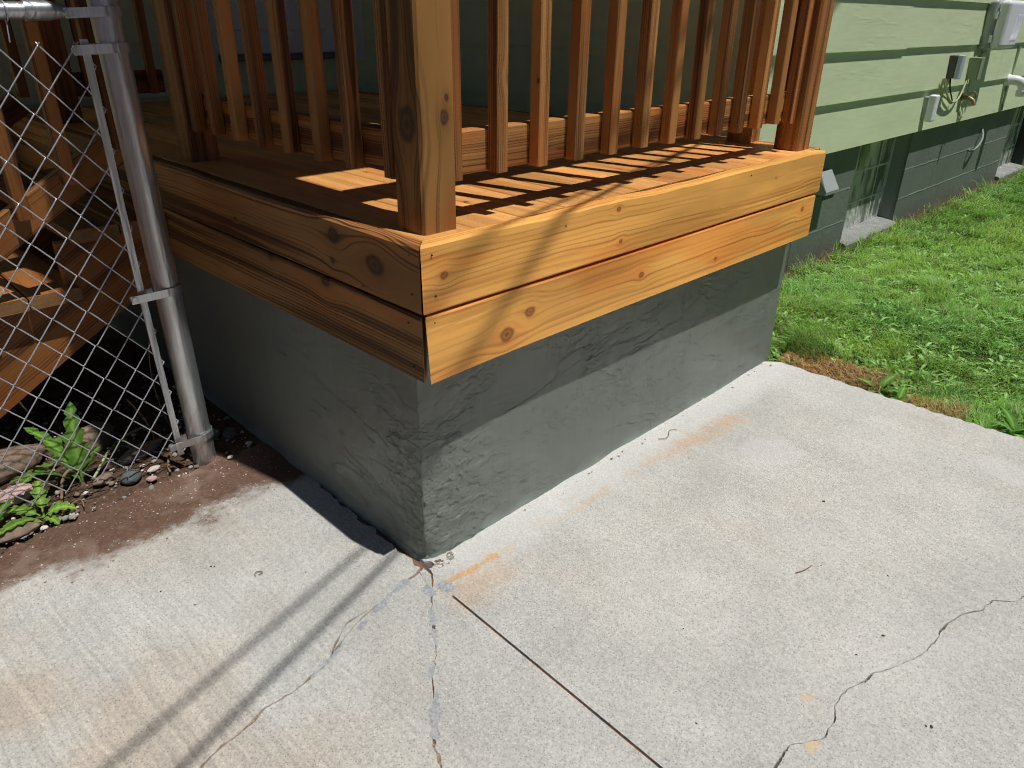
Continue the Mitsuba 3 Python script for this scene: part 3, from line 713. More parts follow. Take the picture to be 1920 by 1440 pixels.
# glass-block windows
def glass_fn(p, n, uv):
    return fbm(p.x * 26 + 4 * fbm(p.x * 7, p.z * 5, octaves=2), p.z * 7, octaves=3)
scene['glass_block'] = {'type': 'bumpmap', 'arbitrary': proc(glass_fn, eps=2e-3), 'scale': 0.022,
                        'bsdf': {'type': 'principled', 'base_color': proc(lambda p, n, uv: mix((0.13, 0.155, 0.11), (0.55, 0.58, 0.53), smoothstep(0.35, 0.7, fbm(p.x * 19, p.z * 6 + 2, octaves=3)))), 'roughness': 0.15, 'specular': 0.8, 'clearcoat': 1.0}}
for wx0, nc in ((3.715, 4), (6.905, 4)):
    Wn = f'{HOUSE}__window' if f'{HOUSE}__window' not in labels else f'{HOUSE}__window_001'
    labels[Wn] = {'label': 'glass block basement window' + (' nearest the porch' if wx0 < 5 else ' far along the wall')}
    obj('mortar_joint', Wn, cat([box(wx0 - .012, wx0 + nc * .205 + .01, .7335, .742, -.013 + .195 * q - .005, -.013 + .195 * q + .006) for q in range(4)] + [box(wx0 + q * .205 - .006, wx0 + q * .205 + .005, .7330, .742, -.012, .575) for q in range(nc + 1)]), 'block_joint')
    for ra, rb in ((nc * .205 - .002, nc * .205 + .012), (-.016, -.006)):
        obj('reveal', Wn, box(wx0 + ra, wx0 + rb, .640, .80, -.03, .591), 'reveal_shade')
    for r_ in range(3):
        for c_ in range(nc):
            zb = -.012 + r_ * .195
            obj('glass_block', Wn, box(wx0 + c_ * .205 + .004, wx0 + c_ * .205 + .201, .7355, .78, zb + .004, min(zb + .191, .555), .004), 'glass_block')
    s = trimesh.creation.extrude_polygon(Polygon([(.60, -.06), (.60, -.012), (.615, .000), (.734, .018), (.734, -.06)]), nc * .205 + .0, engine='earcut')
    v = s.vertices; s.vertices = np.c_[v[:, 2] + wx0 - .008, v[:, 0], v[:, 1]]; s.fix_normals()
    s = s.subdivide_to_size(.03)
    s.vertices[:, 2] += .006 * (meshkit.noise(s.vertices * [20, 30, 1]) - .5)
    obj('sill', Wn, s, 'sill_cement')
# front door
D = f'{HOUSE}__door'
labels[D] = {'label': 'white front door behind the balusters'}
obj('panel', D, box(1.025, 1.80, BY - .004, BY + .03, 1.03, 3.0), 'door_paint')
for x0, x1, z0, z1 in ((1.13, 1.37, 1.14, 1.75), (1.46, 1.70, 1.14, 1.75), (1.13, 1.70, 1.9, 2.85)):
    obj('raised_panel', D, box(x0, x1, BY - .012, BY, z0, z1, .006), 'door_paint')
obj('casing', D, cat([box(.957, 1.022, BY - .03, BY + .01, .98, 3.1), box(1.803, 1.933, BY - .03, BY + .01, .98, 3.1), box(.957, 1.933, BY - .032, BY + .01, 3.1, 3.2)]), 'door_trim')
obj('threshold', D, cat([box(1.02, 1.81, BY - .06, BY, .995, 1.02, .004), box(1.03, 1.80, BY - .03, BY - .005, 1.021, 1.028)]), 'threshold_metal')
obj('kick_board', D, box(.957, 1.933, BY - .018, BY + .01, .825, .992), 'siding')

# ------------------------------------------------------------------ things on the house wall
N = thing('utility_box', 'large white rounded plastic box with hinges high on the green siding', 'utility box')
obj('back_shell', N, rbox(5.25, 5.60, .530, .600, 1.05, 1.36, .03), 'grey_plastic', smooth=40)
obj('lid', N, rbox(5.252, 5.598, .455, .528, 1.062, 1.352, .028, 3), 'white_plastic', smooth=40)
for z in (1.10, 1.24):
    obj('hinge', N, tube([(5.247, .530, z), (5.247, .530, z + .045)], .009, 10), 'white_plastic', smooth=40)
for i in range(4):
    obj('rib', N, tube(spline([(5.42 + .035 * i, .454, 1.11), (5.45 + .035 * i, .4525, 1.18), (5.47 + .035 * i, .454, 1.27)], 10), .005, 6), 'white_plastic', smooth=True)
obj('cable_gland', N, tube([(5.33, .57, 1.075), (5.33, .57, 1.035)], .016, 10), 'grey_plastic', smooth=40)
N = thing('junction_box', 'small dark junction box left of the grey-green one on the siding', 'junction box', 'junction boxes on the siding')
obj('body', N, box(4.745, 4.80, .548, .602, .895, 1.03, .004), 'dark_plastic')
obj('cover', N, box(4.742, 4.803, .518, .547, .892, 1.033, .004), 'blue_grey')
N = thing('junction_box', 'small grey-green painted junction box under the large white box', 'junction box', 'junction boxes on the siding')
obj('body', N, box(5.15, 5.21, .522, .602, .875, 1.01, .004), 'painted_metal')
obj('cover', N, box(5.147, 5.213, .517, .521, .872, 1.013, .002), 'painted_metal')
N = thing('wall_box', 'small white upright plastic box low on the green siding', 'wall box')
obj('back_plate', N, box(4.455, 4.52, .572, .602, .662, .80, .003), 'grey_plastic')
obj('cover', N, rbox(4.452, 4.523, .525, .571, .655, .812, .010), 'white_plastic', smooth=40)
N = thing('outdoor_faucet', 'weathered brass garden faucet below the junction boxes', 'faucet')
obj('body', N, tube([(5.20, .60, .755), (5.20, .55, .755), (5.20, .52, .74), (5.20, .505, .71)], [.012, .014, .013, .011], 10), 'brass', smooth=40)
obj('flange', N, tube([(5.20, .602, .755), (5.20, .592, .755)], .028, 14), 'brass', smooth=30)
w = trimesh.creation.torus(.024, .005, 14, 6); w.apply_transform(trimesh.transformations.rotation_matrix(np.pi / 2, [0, 1, 0])); w.apply_translation((5.25, .545, .765))
obj('handle', N, w, 'brass', smooth=True)
obj('stem', N, tube([(5.20, .548, .757), (5.25, .545, .765)], .005, 8), 'brass', smooth=True)
N = thing('wall_cable', 'loop of painted cables hanging under the dark junction box', 'cable')
obj('strand', N, tube(spline([(4.765, .575, .895), (4.72, .565, .86), (4.64, .57, .90), (4.66, .575, .84), (4.80, .57, .77), (4.93, .57, .735), (4.97, .575, .76)], 40), .006, 7), 'cable_paint', smooth=True)
obj('strand', N, tube(spline([(4.64, .572, .90), (4.70, .56, .83), (4.84, .56, .76), (4.96, .565, .742), (5.06, .57, .77), (5.12, .575, .83), (5.16, .575, .88)], 40), .006, 7), 'cable_paint', smooth=True)
obj('strand', N, tube(spline([(4.79, .575, .895), (4.80, .57, .85), (4.87, .57, .79), (4.94, .572, .74)], 24), .005, 7), 'black_rubber', smooth=True)
N = thing('wall_cable', 'thin painted cable looping down from the grey-green junction box to the faucet', 'cable')
obj('strand', N, tube(spline([(5.19, .57, .875), (5.235, .57, .76), (5.28, .575, .67), (5.25, .575, .625), (5.20, .58, .64), (5.16, .585, .71)], 30), .005, 7), 'cable_paint', smooth=True)
obj('strand', N, tube(spline([(5.33, .575, 1.04), (5.30, .58, 1.0), (5.22, .58, 1.012)], 16), .007, 7), 'cable_paint', smooth=True)
P_ = thing('drain_pipe', 'white plastic pipe elbow curving out from the wall at the right edge', 'pipe')
obj('elbow', P_, tube(spline([(6.20, .60, .825), (6.20, .56, .826), (6.215, .515, .82), (6.235, .485, .79), (6.245, .478, .74)], 20), .034, 16), 'white_plastic', smooth=40)
obj('collar', P_, tube([(6.20, .602, .825), (6.20, .572, .825)], .042, 16), 'white_plastic', smooth=40)
obj('collar', P_, tube([(6.243, .479, .755), (6.248, .477, .715)], .042, 16), 'white_plastic', smooth=40)
c_ = thing('conduit', 'thin painted conduit running down the siding above the pipe elbow', 'conduit')
obj('tube', c_, tube([(6.28, .588, 1.06), (6.25, .586, .85), (6.245, .584, .60)], .010, 8), 'painted_metal', smooth=True)
c_ = thing('wall_cable', 'short pale cable end sticking out of the block foundation', 'cable')
obj('strand', c_, tube(spline([(5.86, .638, .33), (5.84, .60, .335), (5.90, .585, .37), (6.0, .60, .43), (6.05, .63, .47)], 20), .009, 8), 'mortar', smooth=True)
V_ = thing('vent_hood', 'grey wedge-shaped plastic vent hood on the foundation beside the deck end', 'vent hood')
hood = trimesh.convex.convex_hull(np.array([(3.17, .634, .49), (3.32, .634, .49), (3.17, .634, .375), (3.32, .634, .375), (3.175, .612, .488), (3.315, .612, .488), (3.165, .558, .392), (3.325, .558, .392), (3.165, .561, .374), (3.325, .561, .374)]))
obj('hood', V_, hood, 'grey_plastic')
obj('flap', V_, box(3.18, 3.31, .575, .581, .345, .3735), 'dark_plastic')
G_ = thing('ground_wire', 'thin pale conduit rising up the foundation at the far end of the porch base', 'conduit')
obj('tube', G_, tube(spline([(2.905, .625, -.03), (2.90, .624, .10), (2.90, .626, .3), (2.90, .626, .56)], 14), .008, 8), 'mortar', smooth=True)

# ------------------------------------------------------------------ overhead cables (their soft shadows cross the walk and the fascia)
sun_up = np.array([TX, -TY, 1.0])
for (a, b, h, rad, txt) in (((-.125, .209), (-.726, .044), 3.30, .0075, 'upper'), ((-.086, .130), (-.641, -.054), 2.95, .0085, 'lower')):
    a3, b3 = np.array([*a, 0.0]) + sun_up * h, np.array([*b, 0.0]) + sun_up * h
    d = (a3 - b3) / np.linalg.norm(a3 - b3)
    t1 = (.59 - a3[1]) / d[1]
    ends = [a3 - d * 9, a3 + d * min(t1, 6.0)]
    k = thing('overhead_cable', f'{txt} of two black overhead cables that cast soft shadows across the walk', 'cable', 'overhead cables')
    obj('strand', k, tube([ends[0] + (ends[1] - ends[0]) * s for s in np.linspace(0, 1, 5)], rad, 8), 'black_rubber', smooth=True)

# ------------------------------------------------------------------ chain-link fence
FE = thing('chain_link_fence', 'galvanised chain-link fence with round end post beside the porch', 'fence')
FY, FX = .921, -.152
post_axis = lambda z: np.array([FX - .0165 * z / 1.2, FY, z])
obj('terminal_post', FE, tube([post_axis(z) for z in np.linspace(-.05, 1.34, 15)], .0335, 40), 'galvanised', smooth=40)
cap = trimesh.creation.uv_sphere(radius=.037, count=[10, 24]); cap.vertices[:, 2] *= .5; cap.apply_translation(post_axis(1.34)); obj('post_cap', FE, cap, 'galvanised', smooth=40)
obj('top_rail', FE, tube([(-1.9, FY - .002, 1.215), (-.300, FY - .002, 1.217)], .0175, 24), 'galvanised', smooth=40)
obj('rail_cup', FE, tube([(-.335, FY - .002, 1.217), (-.290, FY - .002, 1.2175), (-.262, FY - .004, 1.2175), (-.245, FY - .010, 1.2175)], [.0205, .0205, .015, .006], 20), 'galvanised', smooth=40)
bar = lambda z: np.array([-.2305 + .012 * max(0, (.6 - z) / .6) , FY - .010, z])
bm = []
zs = np.linspace(.045, 1.16, 12)
V, F = [], []
for z in zs:
    c = bar(z)
    for dx, dy in ((-.0085, -.0025), (.0085, -.0025), (.0085, .0025), (-.0085, .0025)):
        V.append(c + [dx, dy, 0])
for i in range(len(zs) - 1):
    for j in range(4):
        a, b = 4 * i + j, 4 * i + (j + 1) % 4
        F += [[a, b, b + 4], [a, b + 4, a + 4]]
F += [[0, 2, 1], [0, 3, 2], [len(V) - 4, len(V) - 3, len(V) - 2], [len(V) - 4, len(V) - 2, len(V) - 1]]
obj('tension_bar', FE, trimesh.Trimesh(V, F, process=False), 'galvanised')
for zb in (1.2175, 1.142, .545, .088):
    c = post_axis(zb)
    ring = []
    n = 30
    r0, r1 = .0345, .0372
    pts = [(c[0] + r1 * math.cos(t), c[1] + r1 * math.sin(t)) for t in np.linspace(math.radians(-100), math.radians(170), n)]
    tongue = [(-.262 if zb > .2 else -.252, FY - .024)] + [(c[0] - .012, FY - .0372)] + pts[1:] + [(c[0] - .055, FY + .006)]
    g = LineString(tongue).buffer(.0016, cap_style=2)
    m = trimesh.creation.extrude_polygon(Polygon(g.exterior) if g.geom_type == 'Polygon' and not g.interiors else g, .021, engine='earcut'); m.apply_translation((0, 0, zb - .0105))
    tilt = trimesh.transformations.rotation_matrix(-.05, [0, 1, 0], c); m.apply_transform(tilt)
    obj('tension_band', FE, m, 'galvanised')
    bolt = tube([(-.253 if zb > .2 else -.243, FY - .030, zb - .005), (-.253 if zb > .2 else -.243, FY - .012, zb - .005)], .0095, 12)
    obj('bolt', FE, bolt, 'galvanised', smooth=30)
# woven wires: each one a zigzag between two node columns
HX, HZ = .0400, .0475
zn = np.arange(-2, 25)
for i in range(-1, 34):
    xr = -.2450 - HX * i
    pts = []
    for q in zn:
        z = 1.055 - .0 + HZ * (q - 22)
        if z > 1.16 or z < .012: continue
        odd = (q + i) % 2
        x = xr - (HX if odd else 0)
        if i == -1 and not odd: x = -.2135 + .012 * max(0, (.6 - z) / .6)
        sgn = 1 if odd else -1
        pts += [(x - sgn * .0042 * -1 + 0, FY - .004 + .0022 * sgn, z - .0045), (x, FY - .004 - .0 * sgn, z), (x + sgn * .0042, FY - .004 - .0022 * sgn, z + .0045)]
    pts = np.array(pts)
    pts[:, 0] += rng.normal(0, .0008)
    obj('wire', FE, tube(pts, .0019, 6), 'wire_metal', smooth=True)
# tie wires over the rail
for x in (-.372, -1.0):
    a = np.linspace(0, 2 * np.pi, 16)
    obj('tie_wire', FE, tube([(x, FY - .002 + .0205 * math.cos(t), 1.216 + .0205 * math.sin(t)) for t in a] + [(x - .003, FY - .01, 1.19), (x - .006, FY - .008, 1.155)], .0016, 6), 'wire_metal', smooth=True)

# ------------------------------------------------------------------ plants
def make_leaf(base, az, el, L, W, droop=1.2, lobes=5, twist=0.0, col=(.10, .20, .035), r=None, lobed=.55, n=26):
    t = np.linspace(0, 1, n)
    w = W * np.clip(np.sin(np.pi * np.clip(t, 0, 1) ** .8), 0, 1) ** .7 * np.clip(t * 3.0, .12, 1)
    w = np.where(t < .22, W * .10, w)
    if lobed: w = w * (1 - lobed * (1 - ((t * lobes) % 1)) * (t > .22) * (t < .86))
    w[-1] = W * .02
    ang = el - droop * t ** 1.5
    ds = L / (n - 1)
    c = np.zeros((n, 3)); d = np.zeros((n, 3))
    for i in range(n):
        d[i] = (math.cos(ang[i]) * math.cos(az), math.cos(ang[i]) * math.sin(az), math.sin(ang[i]))
        if i: c[i] = c[i - 1] + d[i] * ds
    side = np.array([-math.sin(az), math.cos(az), 0.0])
    side = side * math.cos(twist) + np.array([0, 0, 1]) * math.sin(twist)
    nrm = np.cross(d, side)
    fold = .22
    V, C = [], []
    for i in range(n):
        rip = 0.0 if r is None else r.normal(0, .06)
        V += [base + c[i] - side * w[i] + nrm[i] * w[i] * (fold + rip), base + c[i] - side * w[i] * .5 + nrm[i] * w[i] * fold * .3, base + c[i], base + c[i] + side * w[i] * .5 + nrm[i] * w[i] * fold * .3, base + c[i] + side * w[i] + nrm[i] * w[i] * (fold - rip)]
        m = np.array(col) * (1 + .15 * math.sin(i * 2.1))
        rib = np.array(col) * 1.7 + [.05, .05, .02]
        C += [m, m, rib, m, m]
    F = []
    for i in range(n - 1):
        for j in range(4):
            a = i * 5 + j
            F += [[a, a + 1, a + 6], [a, a + 6, a + 5]]
    return np.array(V), np.array(F), np.clip(np.array(C), 0, 1)

def leaf_part(parent, *a, **k):
    v, f, c = make_leaf(*a, **k)
    obj('leaf', parent, (v, f), 'leaf', smooth=True, color=c)

rl = np.random.default_rng(21)
W1 = thing('dandelion_plant', 'tallest green lobed weed growing through the fence mesh', 'weed', 'weeds by the fence')
b = Y3([-.464, 1.034, -.01])
for az, el, L, W, dr_, tw in ((2.3, 1.35, .23, .042, .9, .1), (1.1, 1.42, .25, .042, .5, -.2), (3.2, 1.0, .20, .038, 1.2, .2), (.3, 1.25, .13, .034, 1.1, 0), (1.7, 1.1, .12, .026, .9, .3)):
    leaf_part(W1, b + rl.normal(0, .004, 3) * [1, 1, 0], az, el, L, W, droop=dr_, lobes=6, twist=tw, col=Y3([.12, .25, .045]) * (1 + .2 * rl.normal()), r=rl)
obj('taproot', W1, tube([b + [0, 0, -.02], b + [0, 0, .015]], [.012, .007], 8), 'twig_bark', smooth=True)
W2 = thing('dandelion_plant', 'small bright weed on the earth in front of the fence, second from the left edge', 'weed', 'weeds by the fence')
b = Y3([-.590, .935, -.005])
for az, el, L, W, dr_, tw in ((1.3, 1.1, .13, .026, 1.3, .2), (3.5, .5, .13, .026, .8, 0), (-.5, .8, .09, .028, 1.5, .2), (2.4, .6, .11, .024, 1.0, -.2), (5.0, .4, .07, .02, .9, 0)):
    leaf_part(W2, b, az, el, L, W, droop=dr_, lobes=5, twist=tw, col=Y3([.19, .34, .06]) * (1 + .15 * rl.normal()), r=rl)
W3 = thing('dandelion_plant', 'bright green weed cut by the left edge of the picture', 'weed', 'weeds by the fence')
b = Y3([-.705, .955, -.005])
for az, el, L, W, dr_, tw in ((.7, .9, .11, .024, 1.2, .2), (1.8, 1.0, .12, .024, 1.2, 0), (-.5, .35, .12, .024, .6, 0), (3.0, .8, .11, .024, 1, 0)):
    leaf_part(W3, b, az, el, L, W, droop=dr_, lobes=5, twist=tw, col=Y3([.18, .34, .06]) * (1 + .15 * rl.normal()), r=rl)
W4 = thing('dandelion_plant', 'flat weed with long arching leaves behind the fence near the left edge', 'weed', 'weeds by the fence')
b = Y3([-.62, 1.13, -.01])
for az, el, L, W, dr_, tw in ((2.6, .45, .15, .026, .8, .1), (.4, .4, .16, .024, .7, 0)):
    leaf_part(W4, b, az, el, L, W, droop=dr_, lobes=6, twist=tw, col=Y3([.20, .36, .07]) * (1 + .15 * rl.normal()), r=rl)
W5 = thing('creeping_weed', 'low creeping weed with pale stem along the stones right of the tall weed', 'weed')
obj('stem', W5, tube(spline([(-.44, 1.02, .005), (-.40, 1.06, .02), (-.35, 1.12, .03), (-.28, 1.17, .03), (-.22, 1.20, .02)], 20), .004, 7), 'cable_paint', smooth=True)
for q in range(9):
    s = rl.random()
    leaf_part(W5, Y3([-.40 + .19 * s, 1.06 + .14 * s, .025]), rl.random() * 6.28, .4 + .4 * rl.random(), .04, .010, droop=.8, lobes=3, col=(.10, .21, .04), n=10)
obj('stem', W5, tube(spline([(-.23, 1.10, .0), (-.24, 1.09, .08), (-.275, 1.08, .17), (-.285, 1.08, .19)], 16), .0022, 6), 'twig_bark', smooth=True)
obj('stem', W5, tube(spline([(-.16, 1.13, .0), (-.18, 1.13, .10), (-.19, 1.12, .22), (-.17, 1.12, .35)], 16), .0018, 6), 'twig_bark', smooth=True)

# ------------------------------------------------------------------ stones, twigs, litter
def stone(sx, sy, sz, seed, sub=3, rough=.22):
    m = trimesh.creation.icosphere(subdivisions=sub)
    v = m.vertices
    m.vertices = v * (1 + rough * (meshkit.fbm(v * 1.4 + seed * 7.3, 3, seed) - .5)[:, None] * 2)
    m.vertices *= [sx, sy, sz]
    return m
def place_stone(name, label, mat, x, y, z, sx, sy, sz, rot=0, seed=0, rough=.22, group='stones along the fence foot'):
    m = stone(sx, sy, sz, seed, rough=rough)
    m.apply_transform(trimesh.transformations.rotation_matrix(rot, [0, 0, 1])); m.apply_translation((x, y, z))
    k = thing(name, label, 'stone', group)
    scene[k] = mikit.ply(m, mat, smooth=35)
place_stone('stone', 'smooth dark grey oval stone with a greenish edge below the fence mesh', 'stone_dark', -.357, .948, .012, .031, .027, .018, .5, 1, .08)
place_stone('stone', 'white flat stone chip right of the dark oval stone', 'stone_pale', -.290, .955, .006, .020, .011, .008, .2, 2)
place_stone('stone', 'pale pink stone chip just in front of the white one', 'stone_pink', -.314, .908, .005, .015, .011, .007, -.5, 3)
place_stone('stone', 'flat purple-grey slate stone near the left edge behind the mesh', 'stone_pink', -.62, 1.09, .004, .055, .042, .016, .3, 4)
place_stone('stone', 'large brown rock behind the tall weed', 'stone_brown', -.37, 1.24, .015, .085, .05, .045, .6, 5)
place_stone('stone', 'long flat tan rock at the left edge behind the fence', 'stone_brown', -.66, 1.25, .02, .17, .07, .045, .1, 6)
place_stone('stone', 'flat grey stone lying along the foot of the mesh by the end post', 'stone_grey', -.285, 1.075, .010, .075, .026, .018, .35, 7)
place_stone('stone', 'broad flat tan stone under the weed at the left edge', 'stone_brown', -.655, .905, .002, .055, .03, .014, .1, 8)
place_stone('stone', 'reddish-brown stone left of the dark oval stone', 'stone_brown', -.415, 1.0, .006, .032, .020, .014, .4, 9)
place_stone('stone', 'grey angular stone in the shade right of the fence post', 'stone_grey', -.085, 1.02, .012, .030, .022, .02, .4, 10)
place_stone('stone', 'bluish dark stone chip at the shaded wall foot right of the post', 'stone_dark', -.04, .985, .012, .028, .02, .018, .9, 11)
place_stone('stone', 'tiny pale pebble alone on the brown earth right of the post', 'stone_pale', -.098, .862, .006, .010, .006, .005, .3, 12)
gr = np.random.default_rng(5)
grav = {m: [] for m in ('stone_brown', 'stone_grey', 'stone_pale')}
protos = [stone(1, .75, .55, 30 + i, sub=1, rough=.3) for i in range(8)]
for i in range(1500):
    x = -1.6 + 1.62 * gr.random(); y = .875 + .75 * gr.random() ** 1.6
    if x > -.5 and y < .93 and gr.random() < .7: continue
    s = .003 + .009 * gr.random() ** 3
    m = protos[i % 8].copy(); m.apply_scale(s); m.apply_transform(trimesh.transformations.rotation_matrix(gr.random() * 6.3, [0, 0, 1])); m.apply_translation((x, y, -.006 + .2 * s + .012 * gr.random() * (y > .93)))
    grav[('stone_brown', 'stone_brown', 'stone_grey', 'stone_grey', 'stone_pale')[i % 5]].append(m)
for i in range(190):
    x = -.75 + .76 * gr.random(); y = .62 + .28 * gr.random() ** .6
    s = .0010 + .0018 * gr.random() ** 2
    m = protos[i % 8].copy(); m.apply_scale(s); m.apply_translation((x, y, .012 * x + .3 * s)); grav['stone_pale'].append(m)
for i in range(900):
    x = -1.0 + 1.02 * gr.random(); y = .60 + .29 * gr.random() ** .8
    s = .0008 + .0026 * gr.random() ** 3
    m = protos[i % 8].copy(); m.apply_scale(s); m.apply_translation((x, y, .012 * x + .25 * s)); grav['stone_brown'].append(m)
for i in range(90):
    a = gr.random()
    x, y = (.04 + .06 * gr.random(), .03 + .03 * gr.random()) if i < 45 else (.04 + 1.7 * gr.random(), .045 + .012 * gr.normal())
    s = .0015 + .004 * gr.random() ** 2
    m = protos[i % 8].copy(); m.apply_scale(s); m.apply_translation((x, y, .012 * x + .3 * s)); grav[('stone_brown', 'stone_pale', 'stone_grey')[i % 3]].append(m)
for i, (mat, ms) in enumerate(grav.items()):
    key = 'gravel' if i == 0 else f'gravel_{i:03d}'
    scene[key] = mikit.ply(cat(ms), mat)
    labels[key] = {'label': ('brown', 'grey', 'whitish')[i] + ' grit and gravel scattered over the earth at the fence foot', 'category': 'gravel', 'kind': 'stuff'}
# earth bank along the fence foot, rising a little towards the stairs
ex, ey = np.meshgrid(np.linspace(-3, .03, 200), np.linspace(.845, 2.9, 90), indexing='ij')
E_ = np.stack([ex, ey, ex * 0], -1)
ez = -.014 + .012 * np.clip((ey - .87) / .06, 0, 1) + .014 * (meshkit.fbm(E_ * 14, 4, 2) - .5) + .006 * (meshkit.fbm(E_ * 60, 2, 3) - .5) + .012 * ex * (ex > -3)
ii = np.arange(ex.size).reshape(ex.shape)
obj('earth_bed', None, (np.stack([ex, ey, ez], -1).reshape(-1, 3), np.stack([ii[:-1, :-1], ii[1:, :-1], ii[1:, 1:], ii[:-1, 1:]], -1).reshape(-1, 4)), 'soil', smooth=True)
labels['earth_bed'] = {'label': 'strip of dark bare earth under the fence and stairs', 'category': 'earth', 'kind': 'structure'}
def twig(label, pts, rad, mat='twig_bark', name='twig'):
    k = thing(name, label, 'twig')
    scene[k] = mikit.ply(tube(spline(pts, 12), rad, 6), mat, smooth=True)
twig('brown twig on the earth in front of the fence post foot', [(-.232, .985, .012), (-.248, .955, .008), (-.262, .905, .006)], .0035)
twig('dry tan twig lying along the flat grey stone', [(-.32, 1.03, .03), (-.26, 1.055, .035), (-.19, 1.07, .03)], .006)
twig('bent dry stalk at the foot of the second weed', [(-.54, .96, .0), (-.525, .985, .03), (-.505, 1.01, .055), (-.47, 1.02, .06)], .004)
twig('curled brown root fibre on the earth by the second weed', [(-.555, .90, .004), (-.53, .925, .004), (-.505, .935, .008), (-.50, .90, .004)], .0018)
twig('short thin dark twig on the right of the concrete', [(.647, -.589, .010), (.678, -.602, .012), (.702, -.604, .011)], .0012)
twig('hook-shaped dark fibre on the concrete left of the shadows', [(-.296, .320, -.001), (-.280, .328, 0), (-.277, .322, 0), (-.287, .318, 0)], .0011)
twig('curled thin twig at the foot of the rendered base', [(.93, .015, .013), (.965, .0, .018), (1.0, .02, .015), (1.02, .005, .014)], .0010)
debris = []
for x, y, s in ((.983, -.506, .007), (-.356, .431, .005), (-.35, .425, .004), (-.479, .43, .004), (.425, -.975, .006), (.42, -.967, .004), (.595, -.819, .006), (.111, -.655, .0035), (.904, -.116, .003), (-.44, .33, .004), (-.20, .25, .003), (.72, -.62, .003), (.5, -.80, .004), (.3, -.5, .003), (1.2, -.4, .003), (.8, -.75, .004)):
    s *= .7; m = stone(s, s * .6, s * .35, int(x * 100) % 17, 1, .4); m.apply_transform(trimesh.transformations.rotation_matrix(x * 9, [0, 0, 1])); m.apply_translation((x, y, .012 * x + s * .25)); debris.append(m)
key = 'litter'; scene[key] = mikit.ply(cat(debris), 'nail_iron'); labels[key] = {'label': 'tiny dark crumbs and leaf bits strewn over the concrete', 'category': 'litter', 'kind': 'stuff'}

# ------------------------------------------------------------------ lawn
def lawn_density(x, y):
    """1 in full grass, less on the straw and bare soil by the slab corner and the foundation."""
    q = np.stack([x, y, x * 0], -1)
    d = np.clip((x - 1.775 + .03 * (meshkit.fbm(q * 9, 2, 4) - .5)) / .10, 0, 1)
    straw = 1.3 * np.exp(-(((x - 1.86) / .15) ** 2 + ((y + .13) / .18) ** 2)) + .55 * np.exp(-(((x - 1.82) / .07) ** 2 + ((y + .50) / .11) ** 2))
    d *= 1 - np.clip(1.3 * straw, 0, .95)
    wall = np.clip((.60 - y + .10 * (meshkit.fbm(q * 5, 2, 7) - .5)) / .16, 0, 1)
    bare = np.exp(-(((x - 2.1) / .16) ** 2 + ((y - .28) / .07) ** 2))
    return d * np.clip(wall, .05, 1) * (1 - .8 * bare) * np.clip(.55 + 1.1 * (meshkit.fbm(q * 2.6, 3, 9)), .3, 1)

def blades(n, x0, x1, y0, y1, hgt, wid, seed, dens=True, cols=((.15, .32, .065), (.31, .54, .14), (.50, .64, .32)), lean=.9, zed=-.03):
    r = np.random.default_rng(seed)
    x = x0 + (x1 - x0) * r.random(n); y = y0 + (y1 - y0) * r.random(n)
    if dens:
        k = r.random(n) < lawn_density(x, y); x, y = x[k], y[k]
    n = len(x)
    q = np.stack([x, y, x * 0], -1)
    tuft = meshkit.fbm(q * 6, 3, 12)
    clump = meshkit.fbm(q * 13, 2, 77)
    h = hgt * (.40 + .6 * r.random(n)) * (.25 + .8 * tuft + .9 * np.clip((clump - .4) * 3, 0, 1))
    flow = 6.28 * meshkit.fbm(q * 1.6, 2, 14) * 1.5 + r.normal(0, 1.1, n)
    ln = lean * (.3 + .9 * r.random(n))
    d = np.stack([np.cos(flow), np.sin(flow), 0 * x], -1)
    s = np.stack([-np.sin(flow), np.cos(flow), 0 * x], -1)
    tw = r.normal(0, .5, n)
    w = wid * (.6 + .8 * r.random(n)) * np.where(r.random(n) < .06, 2.2, 1)
    base = np.stack([x, y, np.full(n, zed)], -1)
    V = np.zeros((n, 7, 3)); C = np.zeros((n, 7, 3))
    a = np.clip(r.random(n) * .7 + .5 * (tuft - .35), 0, 1)[:, None]
    c0, c1, c2 = map(np.array, cols)
    col = c0 * (1 - a) + c1 * a
    hue = meshkit.fbm(q * 2.2, 3, 55)[:, None]
    col = col * np.array([1.30, 1.22, 1.0]) * (1.10 + (hue - .5) * np.array([1.0, .35, -.2]))
    pale = (r.random(n) < .16)[:, None]
    col = np.where(pale, c2 * (.6 + .6 * r.random((n, 1))), col)
    straw = (r.random(n) < .05)[:, None]
    col = np.where(straw, np.array([.30, .22, .10]), col)
    for i, t in enumerate((0, .4, .75, 1.0)):
        ang = ln * t
        c = base + d * (h * t * np.sin(ang))[:, None] + np.array([0, 0, 1.0]) * (h * t * np.cos(ang * .85))[:, None]
        ww = w * (1, .95, .6, 0)[i] * .5
        ss = s * np.cos(tw * t)[:, None] + np.array([0, 0, 1.0]) * np.sin(tw * t)[:, None]
        if i < 3:
            V[:, 2 * i] = c - ss * ww[:, None]; V[:, 2 * i + 1] = c + ss * ww[:, None]
            C[:, 2 * i] = C[:, 2 * i + 1] = col * (.75 + .35 * t)
        else:
            V[:, 6] = c; C[:, 6] = col * 1.1
    f = np.array([[0, 1, 3], [0, 3, 2], [2, 3, 5], [2, 5, 4], [4, 5, 6]])
    F = (np.arange(n)[:, None, None] * 7 + f).reshape(-1, 3)
    return V.reshape(-1, 3), F, C.reshape(-1, 3)
